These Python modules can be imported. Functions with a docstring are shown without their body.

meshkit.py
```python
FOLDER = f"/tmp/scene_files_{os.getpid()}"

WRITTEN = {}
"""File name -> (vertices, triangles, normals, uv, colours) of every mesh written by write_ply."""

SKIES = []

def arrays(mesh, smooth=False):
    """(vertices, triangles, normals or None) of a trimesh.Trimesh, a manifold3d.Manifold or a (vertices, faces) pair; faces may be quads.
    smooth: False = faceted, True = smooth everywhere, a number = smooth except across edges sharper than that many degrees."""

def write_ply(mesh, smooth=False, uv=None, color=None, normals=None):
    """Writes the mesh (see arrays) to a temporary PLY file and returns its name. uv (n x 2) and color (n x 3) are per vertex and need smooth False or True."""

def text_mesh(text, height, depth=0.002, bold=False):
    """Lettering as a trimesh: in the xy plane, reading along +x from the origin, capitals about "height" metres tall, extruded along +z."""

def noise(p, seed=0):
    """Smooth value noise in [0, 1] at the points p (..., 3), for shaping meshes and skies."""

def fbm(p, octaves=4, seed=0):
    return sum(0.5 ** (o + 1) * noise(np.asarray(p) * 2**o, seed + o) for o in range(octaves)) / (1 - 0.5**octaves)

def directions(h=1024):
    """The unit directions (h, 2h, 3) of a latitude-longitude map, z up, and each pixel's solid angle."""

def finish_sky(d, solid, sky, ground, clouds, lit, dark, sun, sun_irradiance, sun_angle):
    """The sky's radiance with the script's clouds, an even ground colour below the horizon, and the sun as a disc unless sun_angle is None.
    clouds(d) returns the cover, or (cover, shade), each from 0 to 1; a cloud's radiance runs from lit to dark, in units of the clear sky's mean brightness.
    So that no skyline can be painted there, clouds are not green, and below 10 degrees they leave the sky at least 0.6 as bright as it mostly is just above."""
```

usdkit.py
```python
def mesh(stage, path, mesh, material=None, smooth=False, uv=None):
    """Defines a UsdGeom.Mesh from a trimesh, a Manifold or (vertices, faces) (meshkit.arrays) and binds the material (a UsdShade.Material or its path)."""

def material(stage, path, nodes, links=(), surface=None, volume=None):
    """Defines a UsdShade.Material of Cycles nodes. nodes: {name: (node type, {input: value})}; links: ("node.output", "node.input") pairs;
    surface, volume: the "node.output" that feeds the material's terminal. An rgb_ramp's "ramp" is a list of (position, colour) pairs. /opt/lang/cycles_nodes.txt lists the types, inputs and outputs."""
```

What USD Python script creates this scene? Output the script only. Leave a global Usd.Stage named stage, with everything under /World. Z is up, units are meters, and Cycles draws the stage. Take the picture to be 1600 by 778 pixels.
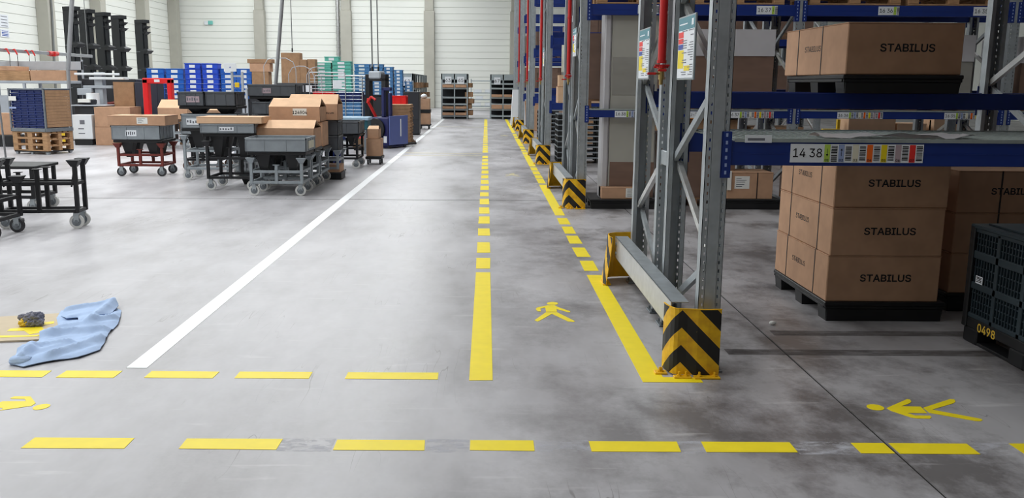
import math, random
import numpy as np, trimesh, usdkit, meshkit
from shapely.geometry import Polygon, Point, LineString, box as sbox
from shapely import union_all
from pxr import Usd, UsdGeom, UsdLux, Gf, Sdf
random.seed(7); np.random.seed(7)
stage = Usd.Stage.CreateInMemory()
UsdGeom.SetStageUpAxis(stage, 'Z'); UsdGeom.SetStageMetersPerUnit(stage, 1.0)
UsdGeom.Xform.Define(stage, '/World')
# ---------------------------------------------------------------- camera, light, exposure
FPX, CX, CY, EYE = 1400.0, 758.5, 389.0, 1.65
PITCH, ROLL = math.atan(257 / FPX), 0.006
cam = UsdGeom.Camera.Define(stage, '/World/camera')
cam.CreateHorizontalApertureAttr(36.0); cam.CreateVerticalApertureAttr(36.0 * 778 / 1600)
cam.CreateFocalLengthAttr(36.0 * FPX / 1600)
cam.CreateHorizontalApertureOffsetAttr((800 - CX) / 1600 * 36.0)
cam.CreateClippingRangeAttr(Gf.Vec2f(0.05, 500)); cam.CreateExposureAttr(0.16)
_f = np.array([0, math.cos(PITCH), -math.sin(PITCH)]); _r0 = np.array([1., 0, 0]); _u0 = np.array([0, math.sin(PITCH), math.cos(PITCH)])
_r = _r0 * math.cos(ROLL) + _u0 * math.sin(ROLL); _u = -_r0 * math.sin(ROLL) + _u0 * math.cos(ROLL)
cam.AddTransformOp().Set(Gf.Matrix4d(*_r, 0, *_u, 0, *(-_f), 0, 0, 0, EYE, 1))
def rect_light(name, x, y, z, w, l, power, col=(1, 1, 1)):
    L = UsdLux.RectLight.Define(stage, '/World/' + name)
    L.CreateWidthAttr(w); L.CreateHeightAttr(l); L.CreateIntensityAttr(power); L.CreateColorAttr(Gf.Vec3f(*col))
    L.AddTranslateOp().Set(Gf.Vec3d(x, y, z))
HALL = 9.6                                       # underside of the roof, above the picture
rect_light('hall_lamp_row', -16.5, 31.0, HALL - .1, 2.0, 62, 5.4, (.97, 1, 1))
rect_light('hall_lamp_row_001', -10.0, 31.0, HALL - .1, 2.0, 62, 5.4, (.97, 1, 1))
rect_light('hall_lamp_row_002', -4.2, 31.0, HALL - .1, 2.0, 62, 5.6, (.97, 1, 1))
for _i, _y in enumerate((2.6, 9.9, 16.8, 23.6, 30.4, 37.4, 47, 55)):
    rect_light('aisle_lamp' + ('_%03d' % _i if _i else ''), 9, _y, HALL - .1, 16, .5, 4.0, (.97, 1, 1))
# ---------------------------------------------------------------- materials
def lin(c): return tuple(((v / 255 + .055) / 1.055) ** 2.4 if v / 255 > .04045 else v / 255 / 12.92 for v in c)
def mat(name, c, rough=.5, metal=0., var=.12, scale=5., stretch=(1, 1, 1), bump=0., bscale=60., spec=.5, detail=4.):
    a = np.array(lin(c)); d = tuple(np.clip(a * (1 - var), 0, 1)); b = tuple(np.clip(a * (1 + var), 0, 1))
    n = {'g': ('geometry', {}), 'mp': ('mapping', {'scale': stretch}), 'n': ('noise_texture', {'scale': scale, 'detail': detail, 'roughness': .6}),
         'r': ('rgb_ramp', {'ramp': [(.3, d), (.7, b)]}),
         'p': ('principled_bsdf', {'roughness': rough, 'metallic': metal, 'specular_ior_level': spec})}
    l = [('g.position', 'mp.vector'), ('mp.vector', 'n.vector'), ('n.fac', 'r.fac'), ('r.color', 'p.base_color')]
    if bump:
        n['n2'] = ('noise_texture', {'scale': bscale, 'detail': 3.}); n['b'] = ('bump', {'strength': bump, 'distance': .01})
        l += [('mp.vector', 'n2.vector'), ('n2.fac', 'b.height'), ('b.normal', 'p.normal')]
    return usdkit.material(stage, '/World/Looks/' + name, n, l, surface='p.BSDF')
M = {}
for nm, args in dict(
    wall_white=((236, 238, 232), .55, 0, .015, .4), wall_joint=((206, 208, 203), .7, 0, .03), concrete_column=((176, 174, 164), .8, 0, .06, 1.2),
    ceiling=((220, 222, 220), .8, 0, .02), galvanized=((170, 177, 182), .42, .5, .12, 9.), galvanized_dark=((126, 132, 138), .5, .5, .12, 9.),
    steel_bright=((208, 210, 210), .3, .7, .1, 12.), dark_hole=((20, 21, 24), .8, 0, .1),
    blue_paint=((17, 46, 122), .42, 0, .10, 3.), red_pipe=((190, 22, 24), .35, 0, .08), brass=((176, 150, 96), .35, .8, .1), red_handle=((200, 30, 26), .45, 0, .1),
    label_white=((226, 230, 236), .45, 0, .02), print_black=((22, 22, 26), .6, 0, .05), print_grey=((110, 112, 120), .6, 0, .1),
    label_green=((176, 208, 84), .5, 0, .03), label_lilac=((150, 166, 208), .5, 0, .03), label_cream=((220, 216, 196), .5, 0, .03), label_orange=((238, 104, 22), .5, 0, .03),
    label_yellow=((232, 208, 24), .5, 0, .03), label_mauve=((176, 156, 164), .5, 0, .03), label_red=((228, 48, 44), .5, 0, .03), label_blue=((40, 70, 160), .5, 0, .03),
    sign_teal=((74, 132, 146), .5, 0, .04), sign_frame=((150, 158, 162), .45, .3, .05),
    cardboard=((188, 148, 119), .85, 0, .10, 6.), cardboard_light=((222, 184, 150), .85, 0, .06, 6.), cardboard_dull=((158, 124, 94), .9, 0, .14, 7.),
    cardboard_inside=((120, 84, 62), .9, 0, .1), strap_black=((52, 40, 36), .5, 0, .1), tape_brown=((170, 128, 84), .35, 0, .05),
    black_plastic=((20, 21, 24), .5, 0, .15, 8.), crate_teal=((40, 54, 62), .5, 0, .15, 8.), grey_bin=((138, 145, 151), .5, 0, .10, 7.), dark_bin=((82, 86, 92), .5, 0, .12, 7.),
    bin_inside=((70, 74, 78), .6, 0, .1), black_paint=((28, 28, 32), .45, .1, .15, 8.), grey_paint=((150, 158, 164), .5, .1, .10, 8.), redbrown_paint=((112, 44, 36), .55, .1, .18, 9.),
    wheel_grey=((206, 206, 204), .5, 0, .08), wheel_dark=((50, 50, 54), .6, 0, .1), wheel_brown=((112, 84, 70), .6, 0, .1),
    tape_yellow=((250, 226, 30), .5, 0, .04, 9.), tape_white=((244, 246, 248), .5, 0, .02), tape_old=((206, 196, 160), .7, 0, .12, 5.),
    guard_yellow=((240, 186, 20), .45, 0, .12, 14.), cloth_blue=((176, 198, 232), .9, 0, .07, 9.), sheet_card=((206, 190, 164), .85, 0, .05),
    pallet_wood=((176, 138, 102), .9, 0, .2, 5., (1, 1, 6)), pallet_wood_dark=((128, 96, 72), .9, 0, .2, 5., (1, 1, 6)), plank_wood=((196, 168, 126), .9, 0, .12, 6.),
    navy_plastic=((26, 44, 104), .45, 0, .15, 9.), blue_tray=((24, 96, 190), .45, 0, .10, 4.), royal_tray=((26, 72, 196), .45, 0, .10, 4.), teal_tray=((92, 182, 166), .45, 0, .10, 4.), steel_blue_tray=((72, 128, 182), .45, 0, .12, 4.), pale_tray=((150, 178, 200), .5, 0, .1, 4.),
    stacker_navy=((22, 29, 84), .4, 0, .08), stacker_side=((92, 106, 168), .4, 0, .06), red_paint=((224, 30, 34), .4, 0, .05), mast_black=((26, 29, 33), .5, .1, .2, 5.),
    cabinet_dark=((36, 38, 44), .5, 0, .06), cabinet_navy=((40, 44, 60), .55, 0, .06), white_plastic=((226, 230, 234), .5, 0, .03), machine_grey=((170, 176, 184), .5, 0, .05),
    shelf_grey=((160, 170, 174), .5, .1, .06), chrome=((190, 196, 200), .3, .8, .05), film_grey=((150, 148, 142), .35, 0, .10, 1.6, (1, 1, 3)), film_pale=((190, 188, 192), .35, 0, .08, 2.), film_brown=((122, 98, 86), .35, 0, .14, 1.8, (1, 1, 3)),
    board_grey=((168, 166, 158), .55, 0, .06, 1.5), paper=((232, 232, 228), .8, 0, .03), pole_grey=((160, 162, 166), .4, .5, .05), cable_grey=((120, 122, 122), .6, 0, .05), foil=((200, 200, 200), .25, .9, .15, 20.), yellow_paint=((228, 190, 40), .5, 0, .08),
    glove_grey=((128, 128, 142), .8, 0, .3, 30.), deck_steel=((170, 180, 178), .45, .5, .1, 12.), joint_dark=((40, 36, 34), .9, 0, .2), teal_dark=((28, 84, 96), .5, 0, .1), orange_paint=((240, 150, 30), .5, 0, .06), green_lamp=((120, 200, 190), .4, 0, .03),
    number_yellow=((228, 186, 60), .5, 0, .05)).items():
    M[nm] = mat(nm, *args)
def floor_material():
    base = [(.0, lin((120, 118, 119))), (.36, lin((158, 155, 158))), (.5, lin((178, 176, 180))), (.64, lin((196, 194, 198))), (1., lin((216, 214, 217)))]
    n = {'g': ('geometry', {}),
         'm1': ('mapping', {'scale': (1, .45, 1)}), 'n1': ('noise_texture', {'scale': .9, 'detail': 7., 'roughness': .62}), 'r1': ('rgb_ramp', {'ramp': base}),
         # rubbed-in tyre dirt: in front of the racks and in the rack aisles
         'sx': ('separate_xyz', {}), 'mx': ('map_range', {'from_min': -.6, 'from_max': 1.2, 'to_min': 0., 'to_max': 1., 'clamp': True}),
         'n2': ('noise_texture', {'scale': 1.1, 'detail': 7., 'roughness': .7}), 'm2': ('mapping', {'scale': (1, .8, 1), 'location': (3.1, 1.7, 0)}), 'r2': ('map_range', {'from_min': .46, 'from_max': .62, 'to_min': 0., 'to_max': 1., 'clamp': True}),
         'mul': ('math', {'math_type': 'multiply'}), 'dk': ('math', {'math_type': 'multiply', 'value2': .8}),
         'my': ('map_range', {'from_min': 1.2, 'from_max': 2.6, 'to_min': 0., 'to_max': .25, 'clamp': True}),
         'mixd': ('mix_color', {'blend_type': 'mix', 'b': lin((84, 79, 78))}), 'mixr': ('mix_color', {'b': lin((110, 105, 102))}),
         # long thin scratches
         'm3': ('mapping', {'scale': (6, .45, 1), 'rotation': (0, 0, .16)}), 'n3': ('noise_texture', {'scale': 1.6, 'detail': 1.5}), 's3': ('math', {'math_type': 'subtract', 'value2': .5}), 'a3': ('math', {'math_type': 'absolute'}), 'r3': ('map_range', {'from_min': .0015, 'from_max': .005, 'to_min': 1., 'to_max': 0., 'clamp': True}),
         'n5': ('noise_texture', {'scale': 1.3, 'detail': 2.}), 'r5': ('map_range', {'from_min': .54, 'from_max': .64, 'to_min': 0., 'to_max': .6, 'clamp': True}), 'm5': ('math', {'math_type': 'multiply'}),
         'mixs': ('mix_color', {'b': lin((110, 106, 104))}),
         'm4': ('mapping', {'scale': (.8, 5, 1), 'rotation': (0, 0, -.1)}), 'n4': ('noise_texture', {'scale': 2.4, 'detail': 5.}), 'r4': ('map_range', {'from_min': .62, 'from_max': .78, 'to_min': 0., 'to_max': .38, 'clamp': True}),
         'mixl': ('mix_color', {'b': lin((226, 224, 225))}),
         'rr': ('map_range', {'from_min': .3, 'from_max': .7, 'to_min': .30, 'to_max': .46}),
         'nb': ('noise_texture', {'scale': 30., 'detail': 3.}), 'b': ('bump', {'strength': .06, 'distance': .01}),
         'p': ('principled_bsdf', {'specular_ior_level': .45})}
    l = [('g.position', 'm1.vector'), ('m1.vector', 'n1.vector'), ('n1.fac', 'r1.fac'), ('g.position', 'sx.vector'), ('sx.x', 'mx.value'), ('g.position', 'm2.vector'), ('m2.vector', 'n2.vector'), ('n2.fac', 'r2.value'),
         ('mx.result', 'mul.value1'), ('r2.result', 'mul.value2'), ('mul.value', 'dk.value1'), ('sx.x', 'my.value'), ('r1.color', 'mixr.a'), ('my.result', 'mixr.fac'), ('mixr.result', 'mixd.a'), ('dk.value', 'mixd.fac'),
         ('g.position', 'm3.vector'), ('m3.vector', 'n3.vector'), ('n3.fac', 's3.value1'), ('s3.value', 'a3.value1'), ('a3.value', 'r3.value'), ('m2.vector', 'n5.vector'), ('n5.fac', 'r5.value'), ('r3.result', 'm5.value1'), ('r5.result', 'm5.value2'), ('m5.value', 'mixs.fac'), ('mixd.result', 'mixs.a'),
         ('g.position', 'm4.vector'), ('m4.vector', 'n4.vector'), ('n4.fac', 'r4.value'), ('r4.result', 'mixl.fac'), ('mixs.result', 'mixl.a'), ('mixl.result', 'p.base_color'),
         ('n1.fac', 'rr.value'), ('rr.result', 'p.roughness'), ('g.position', 'nb.vector'), ('nb.fac', 'b.height'), ('b.normal', 'p.normal')]
    return usdkit.material(stage, '/World/Looks/floor_concrete', n, l, surface='p.BSDF')
M['floor'] = floor_material()
def chevron_material():
    # printed warning chevrons: u = length along the bent plate, v = height; black where fract((v + |u - u0| - .09) / .205) < .5
    n = {'uv': ('uvmap', {'attribute': 'st'}), 's': ('separate_xyz', {}), 'a': ('math', {'math_type': 'subtract', 'value2': .188}), 'ab': ('math', {'math_type': 'absolute'}),
         'ad': ('math', {'math_type': 'add'}), 'sb': ('math', {'math_type': 'subtract', 'value2': .085}), 'dv': ('math', {'math_type': 'divide', 'value2': .205}), 'fr': ('math', {'math_type': 'fraction'}), 'lt': ('math', {'math_type': 'less_than', 'value2': .5}),
         'g': ('geometry', {}), 'n': ('noise_texture', {'scale': 16., 'detail': 5.}), 'wr': ('map_range', {'from_min': .70, 'from_max': .73, 'to_min': 1., 'to_max': 0., 'clamp': True}), 'mu': ('math', {'math_type': 'multiply'}),
         'yr': ('rgb_ramp', {'ramp': [(.3, lin((216, 158, 18))), (.62, lin((244, 194, 20)))]}), 'mx': ('mix_color', {'b': lin((24, 22, 22))}), 'p': ('principled_bsdf', {'roughness': .45})}
    l = [('uv.UV', 's.vector'), ('s.x', 'a.value1'), ('a.value', 'ab.value1'), ('ab.value', 'ad.value1'), ('s.y', 'ad.value2'), ('ad.value', 'sb.value1'), ('sb.value', 'dv.value1'), ('dv.value', 'fr.value1'), ('fr.value', 'lt.value1'),
         ('g.position', 'n.vector'), ('n.fac', 'wr.value'), ('lt.value', 'mu.value1'), ('wr.result', 'mu.value2'), ('n.fac', 'yr.fac'), ('yr.color', 'mx.a'), ('mu.value', 'mx.fac'), ('mx.result', 'p.base_color')]
    return usdkit.material(stage, '/World/Looks/guard_chevron', n, l, surface='p.BSDF')
M['chevron'] = chevron_material()
# worn remains of old tape: a broken film through which the floor shows
M['residue_pale'] = usdkit.material(stage, '/World/Looks/residue_pale', {'g': ('geometry', {}), 'mp': ('mapping', {'scale': (1, 2.2, 1)}), 'n': ('noise_texture', {'scale': 7., 'detail': 6., 'roughness': .7}), 'r': ('map_range', {'from_min': .46, 'from_max': .66, 'to_min': 0., 'to_max': .5, 'clamp': True}),
    'd': ('diffuse_bsdf', {'color': lin((214, 214, 222))}), 't': ('transparent_bsdf', {}), 'm': ('mix_closure', {})}, [('g.position', 'mp.vector'), ('mp.vector', 'n.vector'), ('n.fac', 'r.value'), ('r.result', 'm.fac'), ('t.BSDF', 'm.closure1'), ('d.BSDF', 'm.closure2')], surface='m.closure')
M['residue_dark'] = usdkit.material(stage, '/World/Looks/residue_dark', {'g': ('geometry', {}), 'mp': ('mapping', {'scale': (1, 3, 1)}), 'n': ('noise_texture', {'scale': 4., 'detail': 6., 'roughness': .7}), 'r': ('map_range', {'from_min': .30, 'from_max': .62, 'to_min': .05, 'to_max': .36, 'clamp': True}),
    'd': ('diffuse_bsdf', {'color': lin((92, 86, 84))}), 't': ('transparent_bsdf', {}), 'm': ('mix_closure', {})}, [('g.position', 'mp.vector'), ('mp.vector', 'n.vector'), ('n.fac', 'r.value'), ('r.result', 'm.fac'), ('t.BSDF', 'm.closure1'), ('d.BSDF', 'm.closure2')], surface='m.closure')
# ---------------------------------------------------------------- helpers
_used = {}
def numbered(parent, name):
    k = (parent, name); i = _used.get(k, 0); _used[k] = i + 1
    return '%s/%s' % (parent, name if i == 0 else '%s_%03d' % (name, i))
def tag(p, label=None, cat=None, group=None, kind=None):
    for k, v in (('label', label), ('category', cat), ('group', group), ('kind', kind)):
        if v: p.SetCustomDataByKey(k, v)
    return p
def thing(name, label, cat, loc=(0, 0, 0), rz=0., group=None, kind=None):
    x = UsdGeom.Xform.Define(stage, numbered('/World', name))
    x.AddTranslateOp().Set(Gf.Vec3d(*loc)); x.AddRotateZOp().Set(float(rz))
    return tag(x.GetPrim(), label, cat, group, kind)
def part(parent, name, mesh, m, smooth=False, label=None, uv=None, kind=None):
    base = str(parent.GetPath()) if parent else '/World'
    if isinstance(mesh, list): mesh = trimesh.util.concatenate(mesh)
    p = usdkit.mesh(stage, numbered(base, name), mesh, M[m] if isinstance(m, str) else m, smooth=smooth, uv=uv).GetPrim()
    return tag(p, label, kind=kind)
def solo(name, mesh, m, label, cat, group=None, kind=None, smooth=False):
    p = part(None, name, mesh, m, smooth); return tag(p, label, cat, group, kind)
def struct(name, mesh, m):
    return tag(part(None, name, mesh, m), kind='structure')
def dup(src, loc, rz=0., label=None, group=None):
    was = src.GetCustomData()
    r = thing(src.GetName().rstrip('0123456789').rstrip('_') if src.GetName()[-3:].isdigit() else src.GetName(), label or was['label'], was['category'], loc, rz, group or was.get('group'))
    r.GetReferences().AddInternalReference(src.GetPath()); r.SetInstanceable(True)
    return r
def bx(x0, y0, z0, x1, y1, z1):
    b = trimesh.creation.box((abs(x1 - x0), abs(y1 - y0), abs(z1 - z0))); b.apply_translation(((x0 + x1) / 2, (y0 + y1) / 2, (z0 + z1) / 2)); return b
_CB = {}
def cb(x0, y0, z0, x1, y1, z1, c=.006):
    "box with chamfered edges"
    h = np.array([abs(x1 - x0), abs(y1 - y0), abs(z1 - z0)]) / 2; c = min(c, *(h * .45)); pts = []
    for s in np.ndindex(2, 2, 2):
        sg = np.array(s) * 2 - 1
        for k in range(3):
            v = h - c; v = v.copy(); v[k] = h[k]; pts.append(v * sg)
    if 'f' not in _CB:
        hull = trimesh.convex.convex_hull(np.array([p for p in _unit_cb()])); 
        d = np.linalg.norm(np.array(_unit_cb())[:, None] - hull.vertices[None], axis=2).argmin(0); _CB['f'] = d[hull.faces]
    return trimesh.Trimesh(np.array(pts) + [(x0 + x1) / 2, (y0 + y1) / 2, (z0 + z1) / 2], _CB['f'], process=False)
def _unit_cb():
    out = []
    for s in np.ndindex(2, 2, 2):
        sg = np.array(s) * 2 - 1
        for k in range(3):
            v = np.array([.8, .8, .8]); v[k] = 1.; out.append(v * sg)
    return out
def cyl(p0, p1, r, n=10, r1=None):
    p0, p1 = np.array(p0, float), np.array(p1, float); d = p1 - p0; d /= np.linalg.norm(d); r1 = r if r1 is None else r1
    a = np.cross(d, [0, 0, 1.] if abs(d[2]) < .9 else [1., 0, 0]); a /= np.linalg.norm(a); b = np.cross(d, a)
    t = np.arange(n) * 2 * math.pi / n; ring = np.outer(np.cos(t), a) + np.outer(np.sin(t), b)
    v = np.vstack([p0 + ring * r, p1 + ring * r1, [p0], [p1]]); f = []
    for i in range(n):
        j = (i + 1) % n; f += [[i, i + n, j], [j, i + n, j + n], [2 * n, i, j], [2 * n + 1, j + n, i + n]]
    m = trimesh.Trimesh(v, f, process=False)
    if m.volume < 0: m.invert()
    return m
def bar(p0, p1, w, h):
    "rectangular bar between two points; w across (horizontal), h the other way"
    p0, p1 = np.array(p0, float), np.array(p1, float); d = p1 - p0; L = np.linalg.norm(d); d /= L
    a = np.cross(d, [0, 0, 1.] if abs(d[2]) < .95 else [0, 1., 0]); a /= np.linalg.norm(a); b = np.cross(a, d)
    m = bx(-.5, -.5, -.5, .5, .5, .5); T = np.eye(4); T[:3, 0] = d * L; T[:3, 1] = a * w; T[:3, 2] = b * h; T[:3, 3] = (p0 + p1) / 2
    m.apply_transform(T)
    if m.volume < 0: m.invert()
    return m
def tube(pts, r, n=8):
    return [cyl(a, b, r, n) for a, b in zip(pts[:-1], pts[1:])]
def poly(pts, z0, z1):
    p = Polygon(pts).buffer(0) if not hasattr(pts, 'geom_type') else pts
    ms = [trimesh.creation.extrude_polygon(g, z1 - z0, engine='earcut') for g in getattr(p, 'geoms', [p])]
    m = trimesh.util.concatenate(ms); m.apply_translation((0, 0, z0)); return m
def frustum(cx, cy, z0, a0, b0, z1, a1, b1, dx=0, dy=0):
    v = [(cx + sx * a0 / 2, cy + sy * b0 / 2, z0) for sx, sy in ((-1, -1), (1, -1), (1, 1), (-1, 1))] + [(cx + dx + sx * a1 / 2, cy + dy + sy * b1 / 2, z1) for sx, sy in ((-1, -1), (1, -1), (1, 1), (-1, 1))]
    f = [[0, 2, 1], [0, 3, 2], [4, 5, 6], [4, 6, 7]]
    for i in range(4):
        j = (i + 1) % 4; f += [[i, j, j + 4], [i, j + 4, i + 4]]
    return trimesh.Trimesh(v, f, process=False)
_T = {}
def text(s, h, at, right=(1, 0, 0), up=(0, 0, 1), wide=1., bold=False, depth=.0015, centre=True):
    k = (s, bold)
    if k not in _T: _T[k] = meshkit.text_mesh(s, 1., .01, bold)
    m = _T[k].copy(); v = m.vertices.copy(); v[:, 0] -= (v[:, 0].min() + v[:, 0].max()) / 2 if centre else v[:, 0].min(); v[:, 1] -= .5
    r, u = np.array(right, float), np.array(up, float); nn = np.cross(r, u)
    m.vertices = np.array(at) + np.outer(v[:, 0] * h * wide, r) + np.outer(v[:, 1] * h, u) + np.outer(v[:, 2] / .01 * depth, nn)
    return m
def ordn(i): return ['first', 'second', 'third', 'fourth', 'fifth', 'sixth', 'seventh', 'eighth', 'ninth', 'tenth', 'eleventh', 'twelfth', 'thirteenth', 'fourteenth', 'fifteenth', 'sixteenth', 'seventeenth', 'eighteenth', 'nineteenth', 'twentieth', 'twenty-first', 'twenty-second', 'twenty-third', 'twenty-fourth', 'twenty-fifth', 'twenty-sixth', 'twenty-seventh', 'twenty-eighth', 'twenty-ninth', 'thirtieth', 'thirty-first', 'thirty-second', 'thirty-third'][i]
# ---------------------------------------------------------------- room shell
XL, XR, YB, YF, JX, JY = -21.8, 27.0, -6.0, 64.0, 1.89, 12.9
fl = tag(UsdGeom.Xform.Define(stage, '/World/floor').GetPrim(), kind='structure')
for xa, xb in ((XL, JX - .007), (JX + .007, XR)):
    for ya, yb in ((YB, JY - .018), (JY + .018, YF)):
        part(fl, 'slab', bx(xa, ya, -.15, xb, yb, 0), 'floor')
part(fl, 'joint', bx(JX - .007, YB, -.15, JX + .007, YF, -.006), 'joint_dark')
for xa, xb in ((XL, JX - .007), (JX + .007, XR)): part(fl, 'joint', bx(xa, JY - .018, -.15, xb, JY + .018, -.006), 'joint_dark')
ROW, NR = .43, 18
def panel_wall(name, along, fixed, lo, hi, bays, inward):
    w = tag(UsdGeom.Xform.Define(stage, '/World/' + name).GetPrim(), kind='structure')
    def b(a0, a1, z0, z1, d0, d1):
        c0, c1 = sorted((fixed + inward * d0, fixed + inward * d1))
        return bx(a0, c0, z0, a1, c1, z1) if along == 'x' else bx(c0, a0, z0, c1, a1, z1)
    part(w, 'backing', b(lo, hi, 0, HALL, -.25, -.03), 'wall_joint')
    for a0, a1 in bays:
        for r in range(NR): part(w, 'wall_panel', b(a0 + .01, a1 - .01, r * ROW + .012, (r + 1) * ROW - .012, -.03, 0), 'wall_white')
        part(w, 'wall_panel', b(a0 + .01, a1 - .01, NR * ROW + .012, HALL, -.03, 0), 'wall_white')
    return w, b
colx = [-15.7, -9.72, -3.98, 1.97, 7.9, 13.8, 19.7, 25.6]
edges = [XL] + colx + [XR]
wb, fb = panel_wall('wall_back', 'x', YF, XL, XR, list(zip(edges[:-1], edges[1:])), -1)
coly = [39.0, 45.0, 51.1, 57.7]
ey = coly + [YF]
wl, flf = panel_wall('wall_left', 'y', XL, YB, YF, [(26., 32.5), (32.5, 39.)] + list(zip(ey[:-1], ey[1:])), 1)
part(wl, 'wall_panel', flf(YB, 26., 0, HALL, -.03, 0), 'wall_white')
for x in colx:
    p = tag(UsdGeom.Xform.Define(stage, numbered('/World', 'column')).GetPrim(), kind='structure')
    part(p, 'shaft', cb(x - .36, YF - .55, 0, x + .36, YF, 6.6, .02), 'concrete_column'); part(p, 'upper_shaft', cb(x - .30, YF - .45, 6.6, x + .30, YF, HALL, .02), 'concrete_column')
for y in [33.] + coly + [63.4]:
    p = tag(UsdGeom.Xform.Define(stage, numbered('/World', 'column')).GetPrim(), kind='structure')
    part(p, 'shaft', cb(XL, y - .36, 0, XL + .6, y + .36, HALL, .02), 'concrete_column')
struct('wall_right', bx(XR, YB, 0, XR + .2, YF, HALL), 'wall_white')
struct('wall_front', bx(XL, YB - .2, 0, XR, YB, HALL), 'concrete_column')
struct('ceiling', bx(XL, YB, HALL, XR, YF, HALL + .2), 'ceiling')
# ---------------------------------------------------------------- floor markings
def tape(x0, y0, x1, y1, label, m='tape_yellow', cat='floor tape', group=None, name='floor_tape'):
    j = lambda: random.uniform(-.004, .004)
    return solo(name, poly([(x0 + j(), y0 + j()), (x1 + j(), y0 + j()), (x1 + j(), y1 + j()), (x0 + j(), y1 + j())], .0002, .0018), m, label, cat, group)
WX0, WX1 = -2.105, -1.985
for i, (a, b) in enumerate(((5.05, 20.85), (20.95, 35.3), (35.45, 43.4))):
    tape(WX0, a, WX1, b, ['long white floor tape along the left side of the aisle, near stretch', 'white floor tape along the left side of the aisle, middle stretch', 'white floor tape along the left side of the aisle, far stretch up to the shelves'][i], 'tape_white')
cl = [(4.86, 7.83), (8.0, 8.5), (8.78, 9.38), (9.81, 10.31), (10.68, 11.27), (11.53, 12.13), (12.45, 13.06), (13.37, 13.86), (14.18, 14.76), (15.08, 15.7), (15.98, 16.52), (16.83, 17.46), (17.73, 18.4), (18.66, 19.27), (19.53, 20.16), (20.42, 21.1), (22.12, 22.9), (23.1, 23.8), (23.93, 24.6), (24.87, 25.48), (25.81, 26.41), (26.6, 27.1), (27.25, 27.75), (27.9, 28.6), (28.8, 29.5), (29.7, 30.4), (30.6, 31.3), (31.5, 32.3), (32.5, 33.3), (33.5, 34.4), (34.6, 35.8), (36.1, 43.5)]
for i, (a, b) in enumerate(cl):
    lab = 'long yellow floor tape starting the centre line, nearest the camera' if i == 0 else 'long yellow floor tape ending the centre line in front of the far shelves' if i == len(cl) - 1 else 'yellow tape dash of the centre line, %s after the long near strip' % ordn(i - 1)
    tape(-.085, a, .047, b, lab, group='dashes of the yellow centre line' if 0 < i < len(cl) - 1 else None)
solo('floor_tape', poly(union_all([sbox(.895, 4.845, 1.025, 7.74), sbox(.895, 4.845, 1.235, 4.935)]), .0002, .0018), 'tape_yellow', 'L-shaped yellow floor tape bending around the nearest striped post guard', 'floor tape')
rl = [(7.92, 8.39), (8.59, 9.1), (9.33, 9.83), (9.97, 10.49), (10.66, 11.17), (11.41, 14.98), (15.2, 15.95), (16.05, 16.6), (16.75, 17.35), (17.5, 18.2), (18.4, 21.4), (21.55, 22.35), (22.6, 23.25), (23.5, 24.3), (24.55, 27.9), (28.2, 29.2), (29.5, 30.7), (31.3, 43.6)]
nl = nd = 0
for a, b in rl:
    if b - a > 2: nl += 1; lab = 'long yellow floor tape of the rack-side line, %s after the L-shaped one' % ordn(nl - 1)
    else: nd += 1; lab = 'short yellow tape dash of the rack-side line, %s after the L-shaped strip' % ordn(nd - 1)
    tape(.895, a, 1.025, b, lab, group='dashes of the rack-side yellow line' if b - a < 2 else None)
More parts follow.
